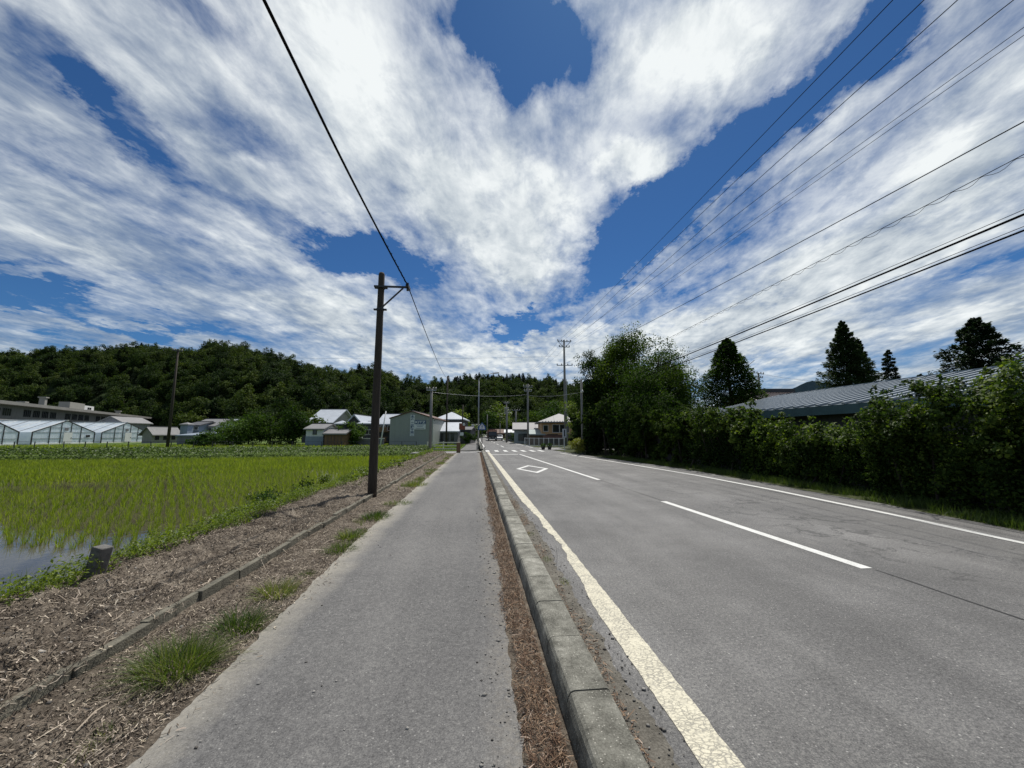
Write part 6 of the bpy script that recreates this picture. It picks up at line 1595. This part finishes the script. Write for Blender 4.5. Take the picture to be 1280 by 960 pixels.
# ------------------------------------------------------------------ fences, rails
def build_fences():
    # field fence along the village side
    o = empty('field_fence', (0, 0, 0)); tag(o, 'thin wire fence with dark posts across the field', 'fence')
    posts = [-38, -8, 20, 45, 82, 108, 135, 162, 190, 215, 243, 267, 292, 317, 341, 366, 403, 428, 451, 487, 503, 521]
    pv = None
    for px in posts:
        x, y, z = at_ground(px, 42); b = MB(); ln = random.uniform(-.05, .05); b.bar((x, y, -.1), (x + ln, y, .86), .06); b.build('post', 'dark_metal', o)
        if pv:
            for zz in (.84, .55, .28):
                b = MB(); b.bar((pv[0], pv[1], zz), (x, y, zz), .022 if zz > .8 else .012); b.build('wire', 'dark_metal', o)
        pv = (x, y)
    # white rail barrier at the lane
    o = empty('rail_barrier', (0, 0, 0)); tag(o, 'cream three bar rail barrier beyond the cross lane', 'barrier')
    A_ = PG(534, 563.5); B_ = PG(574, 563.3)
    for z in (.18, .48, .80): b = MB(); b.bar((A_.x, A_.y, z), (B_.x, B_.y, z), .04, .10); b.build('rail', 'cream_paint', o)
    for t in (0, .5, 1): p = A_.lerp(B_, t); b = MB(); b.box(p.x - .05, p.x + .05, p.y + .02, p.y + .12, -.1, .9); b.build('post', 'cream_paint', o)
    p = PG(573, 566); b = MB(); b.box(-.17, .17, -.12, .12, -.1, .88); o = b.build('marker_block', 'brown_wall', loc=(p.x, p.y, 0), bevel=.03); tag(o, 'squat brown post at the right end of the rail barrier', 'post')
    # delineators by the crossing
    for i, (px, py, h) in enumerate(((596, 563, .75), (606, 566, .55), (600.5, 561, .8))):
        p = PG(px, py); o = empty('delineator', (p.x, p.y, 0)); tag(o, ['white marker post left of the crossing sign', 'short white marker post at the kerb end', 'white marker post behind the crossing sign'][i], 'marker post', 'marker posts at the crossing')
        b = MB(); b.tube([(0, 0, -.05), (0, 0, h)], [.045, .04], 8); b.build('post', 'cream_paint', o); b = MB(); b.tube([(0, 0, h - .16), (0, 0, h - .08)], [.048, .048], 8); b.build('band', 'sign_black', o)
    # guard fence by the tan house
    o = empty('mesh_fence', (0, 0, 0)); tag(o, 'low white mesh fence in front of the tan house', 'fence')
    a = PD(656, HORY, 54); c = PD(705, HORY, 50)
    for i in range(9):
        p = a.lerp(c, i / 8); b = MB(); b.box(p.x - .04, p.x + .04, p.y - .04, p.y + .04, 0, 1.15); b.build('post', 'white_paint_metal', o)
        if i:
            for zz in (1.1, .15): b = MB(); b.bar((q.x, q.y, zz), (p.x, p.y, zz), .05); b.build('rail', 'white_paint_metal', o)
            m_ = MB()
            for k in range(1, 10): s = q.lerp(p, k / 10); m_.bar((s.x, s.y, .17), (s.x, s.y, 1.08), .018)
            m_.build('mesh_panel', 'galvanised', o)
        q = p
    # small dark things on the pavement corner
    for px, lab in ((679, 'small dark planter before the white mesh fence, left one'), (687, 'small dark planter before the white mesh fence, right one')):
        p = PG(px, 562); b = MB(); b.tube([(0, 0, 0), (0, 0, .3), (0, 0, .34)], [.16, .24, .25], 10); o = b.build('planter', 'dark_metal', loc=(p.x, p.y, 0)); tag(o, lab, 'planter', 'planters by the mesh fence')
        c_ = rand_dirs(160) * np.array([.25, .25, .2]) + np.array([0, 0, .45]); v, f = leaf_quads(c_, .12, .08); np_obj('plant', v, [f], 'bush_leaf', o)
build_fences()

# ------------------------------------------------------------------ vehicles
def wheel(parent, x, y, r, w=.2):
    b = MB(); b.tube([(x - w / 2, y, r), (x + w / 2, y, r)], r, 18); t = b.build('wheel', 'rubber', parent)
    b = MB(); b.tube([(x - w / 2 - .01, y, r), (x + w / 2 + .01, y, r)], r * .55, 12); b.build('rim', 'galvanised', t)
def build_vehicles():
    x, y, z = at_ground(616, 96); o = empty('truck', (x, y, float(rise(y))), 0); tag(o, 'dark fronted truck with reddish load coming down the road', 'truck')
    w = 1.05
    b = MB(); b.add([(-w, 0, .45), (w, 0, .45), (w, 1.7, .45), (-w, 1.7, .45), (-w, 0, 1.25), (w, 0, 1.25), (w * .93, .35, 2.25), (-w * .93, .35, 2.25), (w * .93, 1.7, 2.3), (-w * .93, 1.7, 2.3), (w, 1.7, 1.25), (-w, 1.7, 1.25)],
                [(0, 1, 5, 4), (4, 5, 6, 7), (7, 6, 8, 9), (1, 2, 10, 5), (5, 10, 8, 6), (3, 0, 4, 11), (11, 4, 7, 9), (2, 3, 11, 10), (10, 11, 9, 8), (3, 2, 1, 0)]); cab = b.build('cab', 'truck_dark', o, bevel=.05)
    b = MB(); b.add([(-w * .9, .01, 1.3), (w * .9, .01, 1.3), (w * .84, .31, 2.12), (-w * .84, .31, 2.12)], [(0, 1, 2, 3)]); g = b.build('windshield', 'window_glass', cab); g.location = (0, -.03, 0)
    b = MB(); b.box(-w * .9, w * .9, .3, .8, 2.26, 2.55); b.build('roof_visor', 'salmon_paint', cab)
    for s in (-1, 1):
        b = MB(); b.box(s * .72 - .15, s * .72 + .15, -.05, 0, .62, .80); b.build('headlight', 'lamp_glass', cab); b = MB(); b.box(s * 1.2 - .08, s * 1.2 + .08, .1, .2, 1.4, 1.85); b.build('mirror', 'truck_dark', cab)
    b = MB(); b.box(-w, w, -.08, .06, .42, .58); b.build('bumper', 'galvanised', o)
    b = MB(); b.box(-.3, .3, -.055, -.02, .85, 1.0); b.build('grille', 'galvanised', cab)
    b = MB(); b.box(-1.1, 1.1, 1.9, 6.4, .9, 2.75); b.build('cargo_body', 'red_brown_paint', o)
    for yy in (.8, 5.2):
        for s in (-1, 1): wheel(o, s * .88, yy, .45)
    def car(px, dep, rz, mat, label, group='cars down the road'):
        x, y, z = at_ground(px, dep); o = empty('parked_car', (x, y, float(rise(y)) + .01), rz); tag(o, label, 'car', group)
        prof = [(0, .3), (0, .75), (.9, .95), (1.5, 1.42), (3.1, 1.45), (3.8, .98), (4.1, .9), (4.15, .3)]; W_ = .8
        b = MB(); n = len(prof); b.add([(-W_, a, h) for a, h in prof] + [(W_, a, h) for a, h in prof], [tuple(range(n)), tuple(range(2 * n - 1, n - 1, -1))] + [(i, n + i, n + (i + 1) % n, (i + 1) % n) for i in range(n)]); body = b.build('body', mat, o, bevel=.06)
        b = MB(); b.add([(-.7, .97, .99), (.7, .97, .99), (.66, 1.48, 1.38), (-.66, 1.48, 1.38)], [(0, 1, 2, 3)]); b.build('windshield', 'window_glass', body).location = (0, -.02, .02)
        for s in (-1, 1):
            b = MB(); b.add([(s * .81, 1.1, .98), (s * .81, 3.5, 1.0), (s * .81, 3.05, 1.38), (s * .81, 1.55, 1.36)], [(0, 1, 2, 3)]); b.build('side_window', 'window_glass', body)
            b = MB(); b.box(s * .6 - .12, s * .6 + .12, -.02, .03, .6, .74); b.build('headlight', 'lamp_glass', body)
            for yy in (.75, 3.3): wheel(o, s * .72, yy, .3, .18)
    car(624.5, 97, 0, 'car_white', 'white car parked just right of the truck')
    car(590.5, 108, 0, 'car_navy', 'dark car by the far left sidewalk')
build_vehicles()
print('objects', len(scn.objects))
